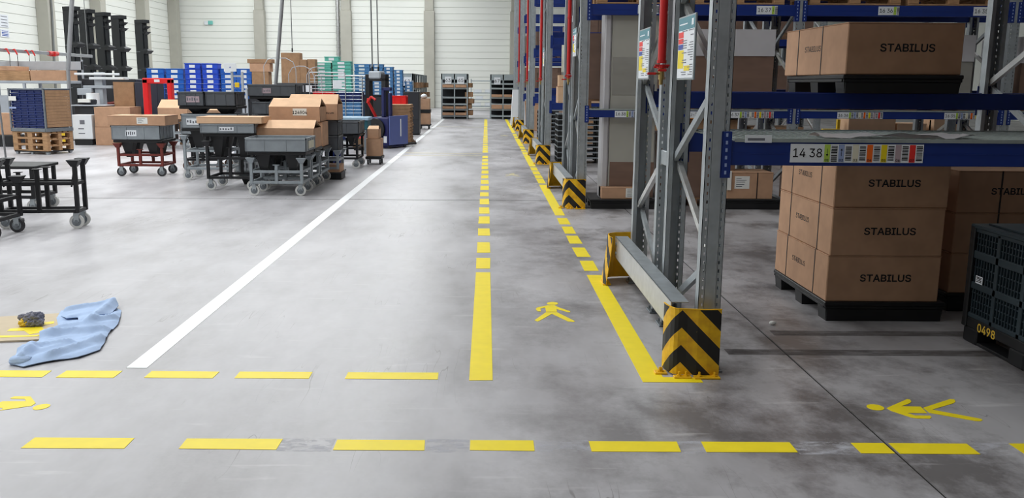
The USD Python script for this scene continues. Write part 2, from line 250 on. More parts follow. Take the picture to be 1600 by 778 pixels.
for i, (a, b) in enumerate([(-3.25, -2.51), (-2.43, -2.105), (-1.937, -1.544), (-1.419, -1.002), (-.795, -.269)]):
    tape(a, 4.87, b, 4.99, 'yellow cross-line dash just below the white line end, %s from the left' % ordn(i), group='upper row of yellow cross-line dashes')
for i, (a, b) in enumerate([(-2.119, -1.646), (-1.401, -.952), (-.694, -.276), (-.068, .231), (.491, .904), (1.021, 1.436), (1.725, 2.269), (2.475, 2.9)]):
    lab = 'yellow cross-line dash in the row nearest the camera, %s from the left' % ordn(i)
    if i == 6:                                     # cut along the floor joint
        solo('floor_tape', poly(union_all([sbox(a, 3.865, 1.880, 3.985), sbox(1.902, 3.862, b, 3.985)]), .0002, .0018), 'tape_yellow', 'yellow cross-line dash cut by the floor joint, in the row nearest the camera', 'floor tape', 'lower row of yellow cross-line dashes')
    else: tape(a, 3.87, b, 3.99, lab, group='lower row of yellow cross-line dashes')
for i, y in enumerate((21.08, 21.88, 35.7)):
    tape(-1.96, y - .05, -.10, y + .05, 'faded pale old tape line across the aisle, %s from the camera' % ordn(i), 'tape_old', name='faded_tape')
for i, (y, a, b) in enumerate(((5.89, 1.95, 3.5), (5.44, 1.52, 3.3))):
    tape(a, y - .06, b, y + .06, ['dark tape residue strip in front of the stacked cartons', 'dark tape residue strip running from the striped guard to the crate'][i], 'residue_dark', 'tape residue', name='tape_residue')
for i, (a, b) in enumerate(((.24, .49), (.905, 1.02), (1.44, 1.72), (2.27, 2.47), (-.95, -.70), (-.27, -.07))):
    solo('tape_residue', bx(a, 3.85, .0003, b, 4.0, .0007), 'residue_pale', 'pale tape residue in a gap of the nearest dash row, %s' % ['right of the centre dash', 'fourth gap from the right', 'third gap from the right', 'right of the floor joint', 'second gap from the left', 'left of the centre dash'][i], 'tape residue', 'pale residue between the nearest dashes', 'stuff')
MEN = [([[(0.56, 6.686), (0.554, 6.664), (0.541, 6.646), (0.523, 6.636), (0.504, 6.636), (0.487, 6.645), (0.476, 6.662), (0.473, 6.684), (0.479, 6.706), (0.492, 6.724), (0.511, 6.734), (0.53, 6.735), (0.547, 6.725), (0.558, 6.708)],
   [(0.474, 6.624), (0.529, 6.625), (0.552, 6.569), (0.63, 6.448), (0.629, 6.421), (0.613, 6.417), (0.559, 6.487), (0.534, 6.514), (0.532, 6.432), (0.451, 6.43), (0.453, 6.546), (0.445, 6.553), (0.415, 6.525), (0.413, 6.436), (0.391, 6.442), (0.38, 6.483), (0.383, 6.538), (0.402, 6.566), (0.445, 6.602)],
   [(0.45, 6.417), (0.53, 6.419), (0.631, 6.183), (0.638, 6.158), (0.628, 6.146), (0.59, 6.157), (0.49, 6.371), (0.385, 6.165), (0.372, 6.152), (0.353, 6.186)]], 'yellow walking-man pictogram on the floor between centre line and racks, nearest one'),
  ([[(2.084, 4.444), (2.071, 4.428), (2.054, 4.419), (2.034, 4.419), (2.017, 4.427), (2.006, 4.443), (2.002, 4.463), (2.006, 4.483), (2.019, 4.499), (2.037, 4.509), (2.056, 4.509), (2.074, 4.5), (2.085, 4.484), (2.089, 4.464)],
   [(2.099, 4.453), (2.271, 4.592), (2.282, 4.583), (2.275, 4.553), (2.254, 4.527), (2.189, 4.482), (2.288, 4.477), (2.278, 4.383), (2.175, 4.384), (2.197, 4.349), (2.273, 4.346), (2.272, 4.326), (2.253, 4.305), (2.186, 4.308), (2.166, 4.319), (2.105, 4.413)],
   [(2.294, 4.461), (2.503, 4.596), (2.524, 4.592), (2.512, 4.557), (2.488, 4.531), (2.329, 4.435), (2.351, 4.417), (2.513, 4.307), (2.512, 4.29), (2.494, 4.275), (2.468, 4.278), (2.291, 4.388)]], 'yellow walking-man pictogram lying sideways beside the floor joint at right'),
  ([[(-2.252, 4.424), (-2.247, 4.406), (-2.25, 4.387), (-2.259, 4.369), (-2.274, 4.358), (-2.291, 4.353), (-2.307, 4.358), (-2.318, 4.37), (-2.324, 4.388), (-2.322, 4.408), (-2.312, 4.425), (-2.298, 4.438), (-2.28, 4.442), (-2.264, 4.437)],
   [(-2.514, 4.526), (-2.505, 4.55), (-2.419, 4.551), (-2.342, 4.451), (-2.343, 4.411), (-2.431, 4.363), (-2.56, 4.30), (-2.57, 4.325), (-2.468, 4.352), (-2.473, 4.376), (-2.52, 4.39), (-2.56, 4.43), (-2.525, 4.474), (-2.406, 4.479), (-2.431, 4.513), (-2.503, 4.515)],
   [(-2.53, 4.385), (-2.565, 4.43), (-2.78, 4.60), (-2.80, 4.57), (-2.62, 4.40), (-2.82, 4.29), (-2.80, 4.26)]], 'yellow walking-man pictogram lying sideways between the dash rows at left')]
def man(polys, label, shift=(0, 0), m='tape_yellow'):
    ps = [np.array(p) + shift for p in polys]; c = np.vstack(ps).mean(0)
    t = thing('walking_man_pictogram', label, 'pictogram', (c[0], c[1], 0))
    for n, p in zip(('head', 'torso', 'legs'), ps): part(t, n, poly((p - c).tolist(), .0002, .0018), m)
for ps, lab in MEN: man(ps, lab)
man(MEN[0][0], 'faded yellow walking-man pictogram on the floor by the second striped guard', (-.01, 10.2), 'tape_old')
man(MEN[0][0], 'pale worn walking-man pictogram far down the aisle', (.1, 23.2), 'tape_old')
# ---------------------------------------------------------------- pallet racks
RH, PW, FD = 6.4, .13, 1.10                        # upright height, upright width, frame depth
def upright(out):
    "perforated upright; its face points to out = -1 (y = 0) or +1 (y = FD)"
    y0 = 0. if out < 0 else FD; s = -out; ms = []
    def pb(x0, x1, d0, d1, z0, z1): ms.append(bx(x0, min(y0 + s * d0, y0 + s * d1), z0, x1, max(y0 + s * d0, y0 + s * d1), z1))
    h = PW / 2
    pb(-h, -h + .012, .004, .008, .01, RH); pb(h - .012, h, .004, .008, .01, RH)              # folded edges
    pb(-.034, .034, 0, .004, .01, RH)                                                       # web, a little proud
    for e in (-1, 1): pb(e * .034 - .002, e * .034 + .002, 0, .008, .01, RH)
    for a in (-h + .012, h - .031):                                                         # two columns of slots
        pb(a, a + .005, .004, .008, .01, RH); pb(a + .014, a + .019, .004, .008, .01, RH)
        z = .01
        while z < 3.4: pb(a + .005, a + .014, .004, .008, z, z + .032); z += .05
        pb(a + .005, a + .014, .004, .008, z, RH)
    for e in (-1, 1):
        pb(e * h - .003 * (e > 0), e * h + .003 * (e < 0), .004, .085, .01, RH)                 # flanks
        pb(e * h - .030 * (e > 0), e * h + .030 * (e < 0), .082, .085, .01, RH)                 # inner lips
    return ms
def make_frame():
    t = thing('upright_frame', '-', 'rack frame')
    for out in (-1, 1):
        part(t, 'post', upright(out), 'galvanized'); yc = .05 if out < 0 else FD - .05
        part(t, 'foot_plate', [cb(-.09, yc - .075, 0, .09, yc + .075, .012, .004)] + [cyl((sx * .07, yc + sy * .05, .01), (sx * .07, yc + sy * .05, .03), .009, 6) for sx in (-1, 1) for sy in (-1, 1)], 'galvanized_dark')
    nodes = [(FD - .06, .14), (.06, .64), (FD - .06, 1.15), (.06, 1.66), (FD - .06, 2.18), (.06, 2.7), (FD - .06, 3.2), (.06, 3.72), (FD - .06, 4.24), (.06, 4.8), (FD - .06, 5.3), (.06, 5.9)]
    for i, ((ya, za), (yb, zb)) in enumerate(zip(nodes[:-1], nodes[1:])):
        w = .012 * (1 if i % 2 else -1)
        part(t, 'diagonal_brace', bar((w, ya, za + .02 * (1 if zb > za else -1)), (w, yb, zb - .02), .03, .046), 'steel_bright' if i % 2 else 'galvanized')
    part(t, 'cross_brace', bar((0, .05, .1), (0, FD - .05, .1), .04, .04), 'galvanized')
    part(t, 'cross_brace', bar((0, .05, 6.1), (0, FD - .05, 6.1), .04, .04), 'galvanized')
    return t
frame0 = make_frame(); _fr = [0]
def frame(x, y, flip, label):
    "near-left corner at (x, y); flip: the mirrored frame of the back-to-back row"
    c = (x + PW / 2, y + (FD if flip else 0), 0); rz = 180 if flip else 0
    if _fr[0] == 0:
        frame0.GetAttribute('xformOp:translate').Set(Gf.Vec3d(*c)); frame0.GetAttribute('xformOp:rotateZ').Set(float(rz)); tag(frame0, label, None, 'upright rack frames')
    else: dup(frame0, c, rz, label, 'upright rack frames')
    _fr[0] += 1
BAY = 2.83
def beam_mesh(h, L):
    return [cb(0, -.025, -h, L, .025, 0, .004), bx(.01, -.0265, -h * .52, L - .01, -.0245, -h * .48)]
def make_beam(name, h):
    t = thing(name, '-', 'rack beam'); L = BAY - PW
    part(t, 'beam', beam_mesh(h, L), 'blue_paint')
    for x0, x1 in ((-.045, .012), (L - .012, L + .045)):
        part(t, 'connector', [cb(x0, -.034, -h - .07, x1, -.029, .055, .002)] + [cb(x0, -.034, -h - .07, x0 + .006, .03, .055, .002)] + [bx((x0 + x1) / 2 - .007, -.0355, z, (x0 + x1) / 2 + .007, -.0285, z + .022) for z in np.linspace(-h - .05, .02, 5)], 'blue_paint')
    return t
beamA = make_beam('rack_beam', .135); beamB = make_beam('rack_beam', .112); _bm = {0: 0}
BEAMS = []
def beam(kind, x, y, ztop, back, label, group):
    src = beamA if kind == 'A' else beamB; c = (x + PW + (BAY - PW if back else 0), y, ztop); rz = 180 if back else 0
    if id(src) not in _bm:
        _bm[id(src)] = 1; src.GetAttribute('xformOp:translate').Set(Gf.Vec3d(*c)); src.GetAttribute('xformOp:rotateZ').Set(float(rz)); tag(src, label, None, group); return src
    return dup(src, c, rz, label, group)
def label_parts(t, x, y, z, h, code, full, seed=0):
    "address label stuck on a beam face that looks towards -y; its left end at x"
    L = part(t, 'address_label', bx(x, y - .0025, z - h, x + (5.75 if full else 2.0) * h * 1.25, y, z), 'label_white', label='white address label reading ' + code)
    yy = y - .0030
    part(L, 'code_text', text(code, h * .46, (x + h * .93, yy + .0008, z - h * .48), wide=.92, depth=.0015), 'print_black')
    rr = random.Random(seed); W = h * .82; x0 = x + h * 1.83
    fields = ['label_green', 'label_lilac', 'label_cream', 'label_orange', 'label_yellow', 'label_mauve', 'label_red'] if full else ['label_green']
    for i, f in enumerate(fields):
        a = x0 + i * W * .935
        part(L, 'colour_field', bx(a, yy - .0006, z - h * .97, a + W * .38, yy, z - h * .03), f)
        bars = []; q = z - h * .1
        while q > z - h * .9:
            w = rr.uniform(.02, .06) * h; bars.append(bx(a + W * .46, yy - .0006, q - w, a + W * .85, yy, q)); q -= w + rr.uniform(.025, .05) * h
        part(L, 'barcode', bars, 'print_black')
        if full: part(L, 'field_number', text('%02d' % (i + 1), h * .14, (a + W * .19, yy - .0006, z - h * .86), depth=.001), 'print_black')
        if i < 2:
            d = -1 if i == 0 else 1; ax, az = a + W * .19, z - h * .45
            tip = az + d * h * .22
            part(L, 'arrow', [bx(ax - .012 * h, yy - .0012, az - h * .2, ax + .012 * h, yy - .0006, az + h * .2), trimesh.Trimesh([(ax - .06 * h, yy - .0012, tip - d * h * .12), (ax + .06 * h, yy - .0012, tip - d * h * .12), (ax, yy - .0012, tip), (ax - .06 * h, yy - .0006, tip - d * h * .12), (ax + .06 * h, yy - .0006, tip - d * h * .12), (ax, yy - .0006, tip)], [[0, 1, 2], [3, 5, 4], [0, 2, 5], [0, 5, 3], [1, 4, 5], [1, 5, 2], [0, 3, 4], [0, 4, 1]])], 'print_black')
    return L
def labelled_beam(h, x, y, ztop, label, labels, group=None):
    t = thing('rack_beam', label, 'rack beam', (x + PW, y, ztop), 0, group); L = BAY - PW
    part(t, 'beam', beam_mesh(h, L), 'blue_paint')
    for x0, x1 in ((-.045, .012), (L - .012, L + .045)):
        part(t, 'connector', [cb(x0, -.034, -h - .07, x1, -.029, .055, .002)] + [cb(x0, -.034, -h - .07, x0 + .006, .03, .055, .002)], 'blue_paint')
        part(t, 'connector_slot', [bx((x0 + x1) / 2 - .006, -.0356, z, (x0 + x1) / 2 + .006, -.0335, z + .02) for z in np.linspace(-h - .05, .025, 6)], 'label_lilac', label='pale slots of the connector')
    for i, (lx, lh, code, full) in enumerate(labels): label_parts(t, lx, -.0255, -.012, lh, code, full, i + int(x * 100) + int(y * 10))
    return t
def make_deck():
    t = thing('wire_deck', '-', 'wire deck'); L, D = BAY - PW - .06, FD - .02
    wires = [cyl((x, 0, .004), (x, D, .004), .0028, 5) for x in np.arange(.05, L, .05)] + [cyl((0, y, -.003), (L, y, -.003), .003, 5) for y in np.arange(.03, D, .06)]
    part(t, 'wire_grid', wires, 'deck_steel', kind='stuff')
    part(t, 'support_channel', [bx(x, 0, -.045, x + .05, D, -.008) for x in (.3, .8, 1.3, 1.8, 2.3)], 'deck_steel')
    part(t, 'front_edge', bx(0, -.012, -.008, L, .0, .012), 'deck_steel'); part(t, 'back_edge', bx(0, D, -.008, L, D + .012, .012), 'deck_steel')
    return t
deck0 = make_deck(); _dk = [0]
def deck(x, y, z, label):
    c = (x + PW + .03, y, z)
    if _dk[0] == 0: deck0.GetAttribute('xformOp:translate').Set(Gf.Vec3d(*c)); tag(deck0, label, None, 'wire mesh decks')
    else: dup(deck0, c, 0, label, 'wire mesh decks')
    _dk[0] += 1
X0 = 1.235
MOD = [4.95, 12.05, 18.9, 25.6, 32.5, 39.3]          # near guard of each double rack
names = ['nearest', 'second', 'third', 'fourth', 'fifth', 'farthest']
NB = [2, 3, 2, 1, 1, 1]                             # bays built to the right
for k, yf in enumerate(MOD):
    nm = names[k] + ' double rack'
    for q in range(NB[k] + 1):
        x = X0 + q * BAY; pl = ['at its aisle end', 'one bay in from the aisle', 'two bays in from the aisle', 'three bays in from the aisle'][q]
        frame(x, yf + .10, False, 'grey upright frame of the %s, near half, %s' % (nm, pl))
        frame(x, yf + 1.47, True, 'grey upright frame of the %s, far half, %s' % (nm, pl))
    if yf:
        t = thing('row_spacer', 'short steel spacer joining the two upright frames of the %s' % nm, 'rack spacer', (X0 + PW / 2, yf + 1.2, 0))
        for z in (1.15, 2.6): part(t, 'spacer_bar', cb(-.05, 0, z - .05, .05, .27, z + .05, .004), 'galvanized')
LV = {0: ((1.345, 2.75, 4.3), (1.605, 3.0, 4.5)), 1: ((1.325, 2.70, 4.2), (1.60, 2.95, 4.5))}
for k, yf in enumerate(MOD):
    near, far = LV.get(k, ((1.27, 2.60, 4.0), (1.55, 2.8, 4.2)))
    for half, ya, lv in (('near', yf + .10, near), ('far', yf + 1.47, far)):
        for q in range(NB[k]):
            x = X0 + q * BAY
            for li, z in enumerate(lv):
                for back in (False, True):
                    yy = ya + FD - .035 if back else ya + .029
                    d = 'blue beam, %s, %s level, %s half of %s double rack, %s bay from aisle' % ('rear' if back else 'front', ordn(li), half, names[k], ordn(q))
                    kind = 'A' if half == 'near' else 'B'
                    if not back and half == 'near' and li < 2 and k < 2:
                        if k == 0:
                            if li == 0: labelled_beam(.135, x, yy, z, 'blue rack beam with the white 14 38 label, nearest the camera' if q == 0 else 'blue rack beam with a 14 36 label, next bay right of the 14 38 beam', [(.345, .104, '14 38' if q == 0 else '14 36', True)]); continue
                        elif li == 0:
                            labelled_beam(.10, x, yy, z, 'blue rack beam with a 16 %s label, %s' % (('38', 'in front of the tall grey board') if q == 0 else ('36', 'behind the 14 38 wire deck')), [(.36, .085, '16 38', True), (1.33, .09, 'U-Z', False), (1.88, .085, '16 37', True)] if q == 0 else [(.515, .085, '16 36', True), (1.95, .085, '16 35', True)]); continue
                        else:
                            labelled_beam(.14, x, yy, z, 'blue upper rack beam of the second double rack, %s' % ('nearest the aisle, small white label' if q == 0 else 'with two or three small white labels'), [(.62, .11, '16 38', False), (2.18, .11, '16 37', False)] if q == 0 else [(.95, .11, '16 36', False), (2.2, .11, '16 35', False)]); continue
                    beam(kind, x, yy, z, back, d, 'blue rack beams')
                if half == 'near' and k < 2 and li == 0: deck(x, ya + .01, z + .004, 'galvanized wire mesh deck on the first level of the %s double rack, %s bay' % (names[k], ordn(q)))
# ---------------------------------------------------------------- guards and barriers
def sheet(pts, z0, z1, th, lean=0.):
    "bent plate: plan polyline extruded up, thickness th, with uv (length, height); lean: how far the foot stands out"
    pts = np.array(pts, float); s = np.r_[0, np.cumsum(np.linalg.norm(np.diff(pts, axis=0), axis=1))]
    tg = np.gradient(pts, axis=0); tg /= np.linalg.norm(tg, axis=1)[:, None]; nrm = np.c_[-tg[:, 1], tg[:, 0]]
    V, U, F, G = [], [], [], []
    zs = np.linspace(z0, z1, 5)
    for side in (0, 1):
        for z in zs:
            w = lean * (1 - (z - z0) / (z1 - z0)) ** 1.3
            for p, n_, u in zip(pts, nrm, s): V.append((*(p + n_ * (th * side - w)), z)); U.append((u, z))
    n, m = len(pts), len(zs); o = n * m
    for k in range(m - 1):
        for i in range(n - 1):
            a = k * n + i; F += [[a, a + 1, a + n + 1], [a, a + n + 1, a + n]]; a += o; G += [[a, a + n + 1, a + 1], [a, a + n, a + n + 1]]
    for i in range(n - 1):
        a, b = i, (m - 1) * n + i; G += [[a, a + o, a + 1], [a + 1, a + o, a + o + 1], [b, b + 1, b + o], [b + 1, b + o + 1, b + o]]
    for e in (0, n - 1):
        for k in range(m - 1):
            a = k * n + e; G += [[a, a + n, a + o], [a + n, a + n + o, a + o]]
    return trimesh.Trimesh(V[:o], F, process=False), np.array(U[:o]), trimesh.Trimesh(V, G)
def bolt(x, y, z): return [cyl((x, y, z), (x, y, z + .008), .014, 6), cyl((x, y, z + .008), (x, y, z + .026), .007, 6)]
def make_near_guard(label):
    "in its own frame: the origin at the front left bend on the floor"
    t = thing('post_guard', label, 'rack guard')
    plan = [(-.035, .15), (-.03, .10), (-.015, .04), (.0, .01), (.02, .0), (.07, -.004), (.13, -.018), (.19, -.02), (.262, -.012)]
    m, uv, bk = sheet(plan, .012, .40, .006); part(t, 'plate_back', bk, 'guard_yellow', label='plain yellow inner side'); part(t, 'bent_plate', m, 'chevron', uv=uv)
    part(t, 'rim', [bar((*a, .401), (*b, .401), .008, .004) for a, b in zip(plan[:-1], plan[1:])], 'guard_yellow')
    for (a, b, c, d) in ((.115, -.062, .262, -.015), (.0, -.052, .10, -.01), (-.095, .02, -.025, .08)):
        part(t, 'foot_flange', [cb(a, b, .001, c, d, .012, .003)] + bolt(a + .03, (b + d) / 2, .012) + bolt(c - .03, (b + d) / 2, .012), 'guard_yellow')
    return t
def make_far_guard(label):
    t = thing('post_guard', label, 'rack guard')
    plan = [(-.035, -.26), (-.05, -.18), (-.05, -.08), (-.03, -.02), (.03, .02), (.13, .04), (.25, .04)]
    m, uv, bk = sheet(plan[::-1], .012, .41, .006, lean=.045); uv[:, 0] += .0; part(t, 'plate_back', bk, 'guard_yellow', label='plain yellow inner side'); part(t, 'bent_plate', m, 'chevron', uv=uv)
    part(t, 'foot_flange', [cb(-.10, -.24, .001, -.03, -.06, .012, .003)] + bolt(-.07, -.21, .012) + bolt(-.07, -.10, .012), 'guard_yellow')
    return t
def make_barrier(label):
    t = thing('rack_end_barrier', label, 'rack barrier'); L = 2.30
    part(t, 'face_plate', cb(-.02, 0, .235, -.014, L, .41, .002), 'steel_bright')
    part(t, 'top_flange', cb(-.02, 0, .404, .085, L, .41, .002), 'galvanized'); part(t, 'bottom_flange', cb(-.02, 0, .235, .085, L, .241, .002), 'galvanized')
    part(t, 'bolt_head', [cyl((-.021, y, z), (-.028, y, z), .013, 6) for y in (.06, L - .08) for z in (.28, .36)], 'galvanized_dark')
    return t
g0 = g1 = b0 = None
for k, yf in enumerate(MOD[:5]):
    l1 = 'yellow and black chevron guard at the near post of the %s double rack' % names[k]
    l2 = 'yellow and black bent guard at the far post of the %s double rack' % names[k]
    l3 = 'galvanized barrier rail between the two guards of the %s double rack' % names[k]
    xa = 1.085
    if k == 0: g0, g1, b0 = make_near_guard(l1), make_far_guard(l2), make_barrier(l3); objs = (g0, g1, b0)
    else: objs = (dup(g0, (0, 0, 0), 0, l1, 'striped post guards'), dup(g1, (0, 0, 0), 0, l2, 'striped post guards'), dup(b0, (0, 0, 0), 0, l3, 'rack end barriers'))
    for o_, loc in zip(objs, ((xa, yf + .01, 0), (xa, yf + 2.62, 0), (xa + .02, yf + .14, 0))): o_.GetAttribute('xformOp:translate').Set(Gf.Vec3d(*loc))
tag(g0, group='striped post guards'); tag(g1, group='striped post guards'); tag(b0, group='rack end barriers')
# ---------------------------------------------------------------- sprinkler pipes, hanging signs
def make_pipe(label):
    t = thing('sprinkler_pipe', label, 'pipe')
    part(t, 'riser', cyl((0, 0, 1.80), (0, 0, HALL), .028, 14), 'red_pipe', smooth=40)
    part(t, 'clamp', [cyl((0, 0, z), (0, 0, z + .02), .034, 12) for z in (1.80, 1.765, 2.6)] + [cyl((-.05, -.02, 1.785), (.05, -.02, 1.785), .008, 6), cyl((-.05, .02, 1.775), (.05, .02, 1.775), .008, 6)], 'red_pipe')
    part(t, 'valve', [cyl((0, 0, 1.69), (0, 0, 1.77), .02, 10), cyl((0, 0, 1.655), (0, 0, 1.69), .013, 8), cyl((0, 0, 1.73), (-.05, -.02, 1.73), .008, 6)], 'brass')
    part(t, 'valve_handle', [cb(-.10, -.03, 1.722, -.04, -.015, 1.738, .003), cb(-.03, -.035, 1.745, .03, -.02, 1.76, .003)], 'red_handle', label='red lever of the valve')
    return t
def make_sign(label):
    t = thing('info_sign', label, 'sign')                 # hangs in the plane x = 0, seen from -x; +y is the far edge
    part(t, 'panel', cb(0, 0, 0, .012, .46, .385, .003), 'sign_frame'); part(t, 'sheet', bx(-.001, .012, .012, 0, .448, .30), 'label_white'); part(t, 'header', bx(-.0012, .012, .30, 0, .448, .375), 'sign_teal')
    part(t, 'header_text', [bx(-.002, .2, .332, -.001, .42, .340), bx(-.002, .04, .32, -.001, .09, .358)], 'label_white')
    for (a, b, c, d, m) in ((.30, .44, .255, .29, 'label_red'), (.30, .44, .22, .25, 'label_red'), (.30, .44, .185, .215, 'label_blue'), (.28, .44, .07, .18, 'label_yellow'), (.10, .26, .055, .085, 'label_yellow')):
        part(t, 'colour_block', bx(-.002, a, c, -.001, b, d), m)
    rr = random.Random(3)
    part(t, 'text_lines', [bx(-.0022, y0, z, -.001, y0 + rr.uniform(.06, .15), z + .005) for z in np.arange(.03, .295, .0145) for y0 in (.03, .2) if rr.random() < .8 and not (y0 == .2 and .05 < z < .09)], 'print_grey', kind='stuff')
    return t
p0 = s0 = None
for k, yf in enumerate(MOD[:5]):
    lp = 'red sprinkler riser pipe with valve between the frames of the %s double rack' % names[k]
    loc = (X0 - .035, yf + 1.32, 0)
    if k == 0: p0 = make_pipe(lp); p0.GetAttribute('xformOp:translate').Set(Gf.Vec3d(*loc)); tag(p0, group='red sprinkler risers')
    else: dup(p0, loc, 0, lp, 'red sprinkler risers')
    for j, (dy, z) in enumerate(((.42, 1.685), (1.90, 1.695))):
        if k and j == 1: continue
        ls = 'information sign with teal header and %s, %s' % (('colour blocks', 'nearest the camera') if j == 0 and k == 0 else ('white sheet', 'left of the red pipe') if k == 0 else ('white sheet', names[k] + ' rack'))
        loc = (X0 - .02, yf + dy, z + (.35 if k else 0))
        if s0 is None: s0 = make_sign(ls); s0.GetAttribute('xformOp:translate').Set(Gf.Vec3d(*loc)); tag(s0, group='rack end information signs')
        else: dup(s0, loc, 0, ls, 'rack end information signs')
# ---------------------------------------------------------------- goods in the racks
def plastic_pallet(L, W, label, loc, h=.14, group=None, feet=(3, 3), m='black_plastic', open_deck=True):
    t = thing('plastic_pallet', label, 'pallet', loc, 0, group)
    part(t, 'deck', [cb(-.01, -.01, h - .028, L + .01, W + .01, h, .005), cb(-.005, -.005, h - .05, L + .005, .03, h - .028, .004), cb(-.005, W - .03, h - .05, L + .005, W + .005, h - .028, .004), cb(-.005, 0, h - .05, .03, W, h - .028, .004), cb(L - .03, 0, h - .05, L + .005, W, h - .028, .004)], m)
    for i in range(feet[0]):
        for j in range(feet[1]):
            fx = .0 + i * (L - .15) / max(1, feet[0] - 1); fy = .0 + j * (W - .16) / max(1, feet[1] - 1)
            part(t, 'foot', frustum(fx + .075, fy + .08, 0, .13, .14, h - .03, .15, .16), m)
    for j in (0, 1):
        y = j * (W - .05); part(t, 'skid', cb(.01, y, .0, L - .01, y + .05, h - .05 if j == 0 else .03, .004), m)
    return t
def carton(t_name, L, W, H, label, loc, rz=0, group=None, m='cardboard', straps=(), print_front=None, print_left=None, th=.05, flaps=True, white=None):
    "closed carton; local origin at its front left lower corner"
    t = thing(t_name, label, 'carton', loc, rz, group)
    part(t, 'body', cb(0, 0, 0, L, W, H - .004, .006), m)
    if flaps: part(t, 'lid_flaps', [cb(-.002, -.002, H - .006, L + .002, W / 2 - .002, H, .002), cb(-.002, W / 2 + .002, H - .006, L + .002, W + .002, H, .002)], m); part(t, 'tape', bx(-.001, W / 2 - .025, H - .0005, L + .001, W / 2 + .025, H + .0006), 'tape_brown')
    for y in straps: part(t, 'strap', [bx(-.0025, y, -.001, 0, y + .012, H), bx(L, y, -.001, L + .0025, y + .012, H), bx(-.0025, y, H, L + .0025, y + .012, H + .0025)], 'strap_black')
    if print_front: part(t, 'printed_name', text(print_front, th, (L * .52, -.0006, H * .52), wide=1.12, bold=True, depth=.0008), 'print_black')
    if print_left: part(t, 'printed_name', text(print_left, th * .8, (-.0006, W * .52, H * .55), (0, -1, 0), wide=1.1, bold=False, depth=.0008), 'print_black')
    if white:
        x0, z0, w, h = white
        q = part(t, 'paper_label', bx(x0, -.0015, z0, x0 + w, 0, z0 + h), 'paper')
        rr = random.Random(int(L * 1000)); part(q, 'label_print', [bx(x0 + w * .1, -.0021, z0 + h * f, x0 + w * rr.uniform(.4, .9), -.0015, z0 + h * f + h * .05) for f in (.15, .3, .5, .65, .8)], 'print_grey')
    return t
SX, SY, SL, SW = 2.43, 6.23, .80, 1.14
plastic_pallet(SL + .04, SW, 'black pallet on the floor under the three stacked cartons below the 14 38 beam', (SX + .0, SY - .01, 0))
z = .141
for i, h in enumerate((.332, .34, .335)):
    carton('shipping_carton', SL - .01 * (i == 1), SW, h, 'brown strapped printed carton, %s of three stacked under the 14 38 beam' % ['bottom', 'middle', 'top'][i], (SX + .006 * i + random.uniform(-.006, .006), SY + random.uniform(-.008, .008), z), 0, 'strapped cartons under the 14 38 beam', straps=(.25, .86), print_front='STABILUS', print_left='STABILUS', th=.048); z += h + .001
SX2, SY2 = 3.45, 6.52
plastic_pallet(.84, SW, 'black plastic pallet on the floor behind the dark crate, right of the other carton stack', (SX2, SY2, 0))
z = .141
for i, h in enumerate((.30, .30, .31)):
    t = carton('shipping_carton', .80, SW, h, 'shaded brown carton with dark strap, %s of the stack behind the dark crate' % ['bottom', 'middle', 'top'][i], (SX2, SY2, z), 0, 'cartons behind the dark crate', straps=(.37, .83), print_front='STABILUS', th=.045)
    part(t, 'front_strap', bx(.31, -.002, 0, .322, 0, h), 'strap_black'); z += h + .001
UZ = 1.606
plastic_pallet(.80, SW, 'black plastic pallet on the rack beam under the single large carton', (2.43, 6.20, UZ), feet=(3, 3), h=.125)
carton('shipping_carton', .80, SW, .345, 'single large brown carton with printed name, on the rack level above the 14 38 beam', (2.435, 6.20, UZ + .126), 2.0, straps=(.42, .87), print_front='STABILUS', print_left='STABILUS', th=.05)
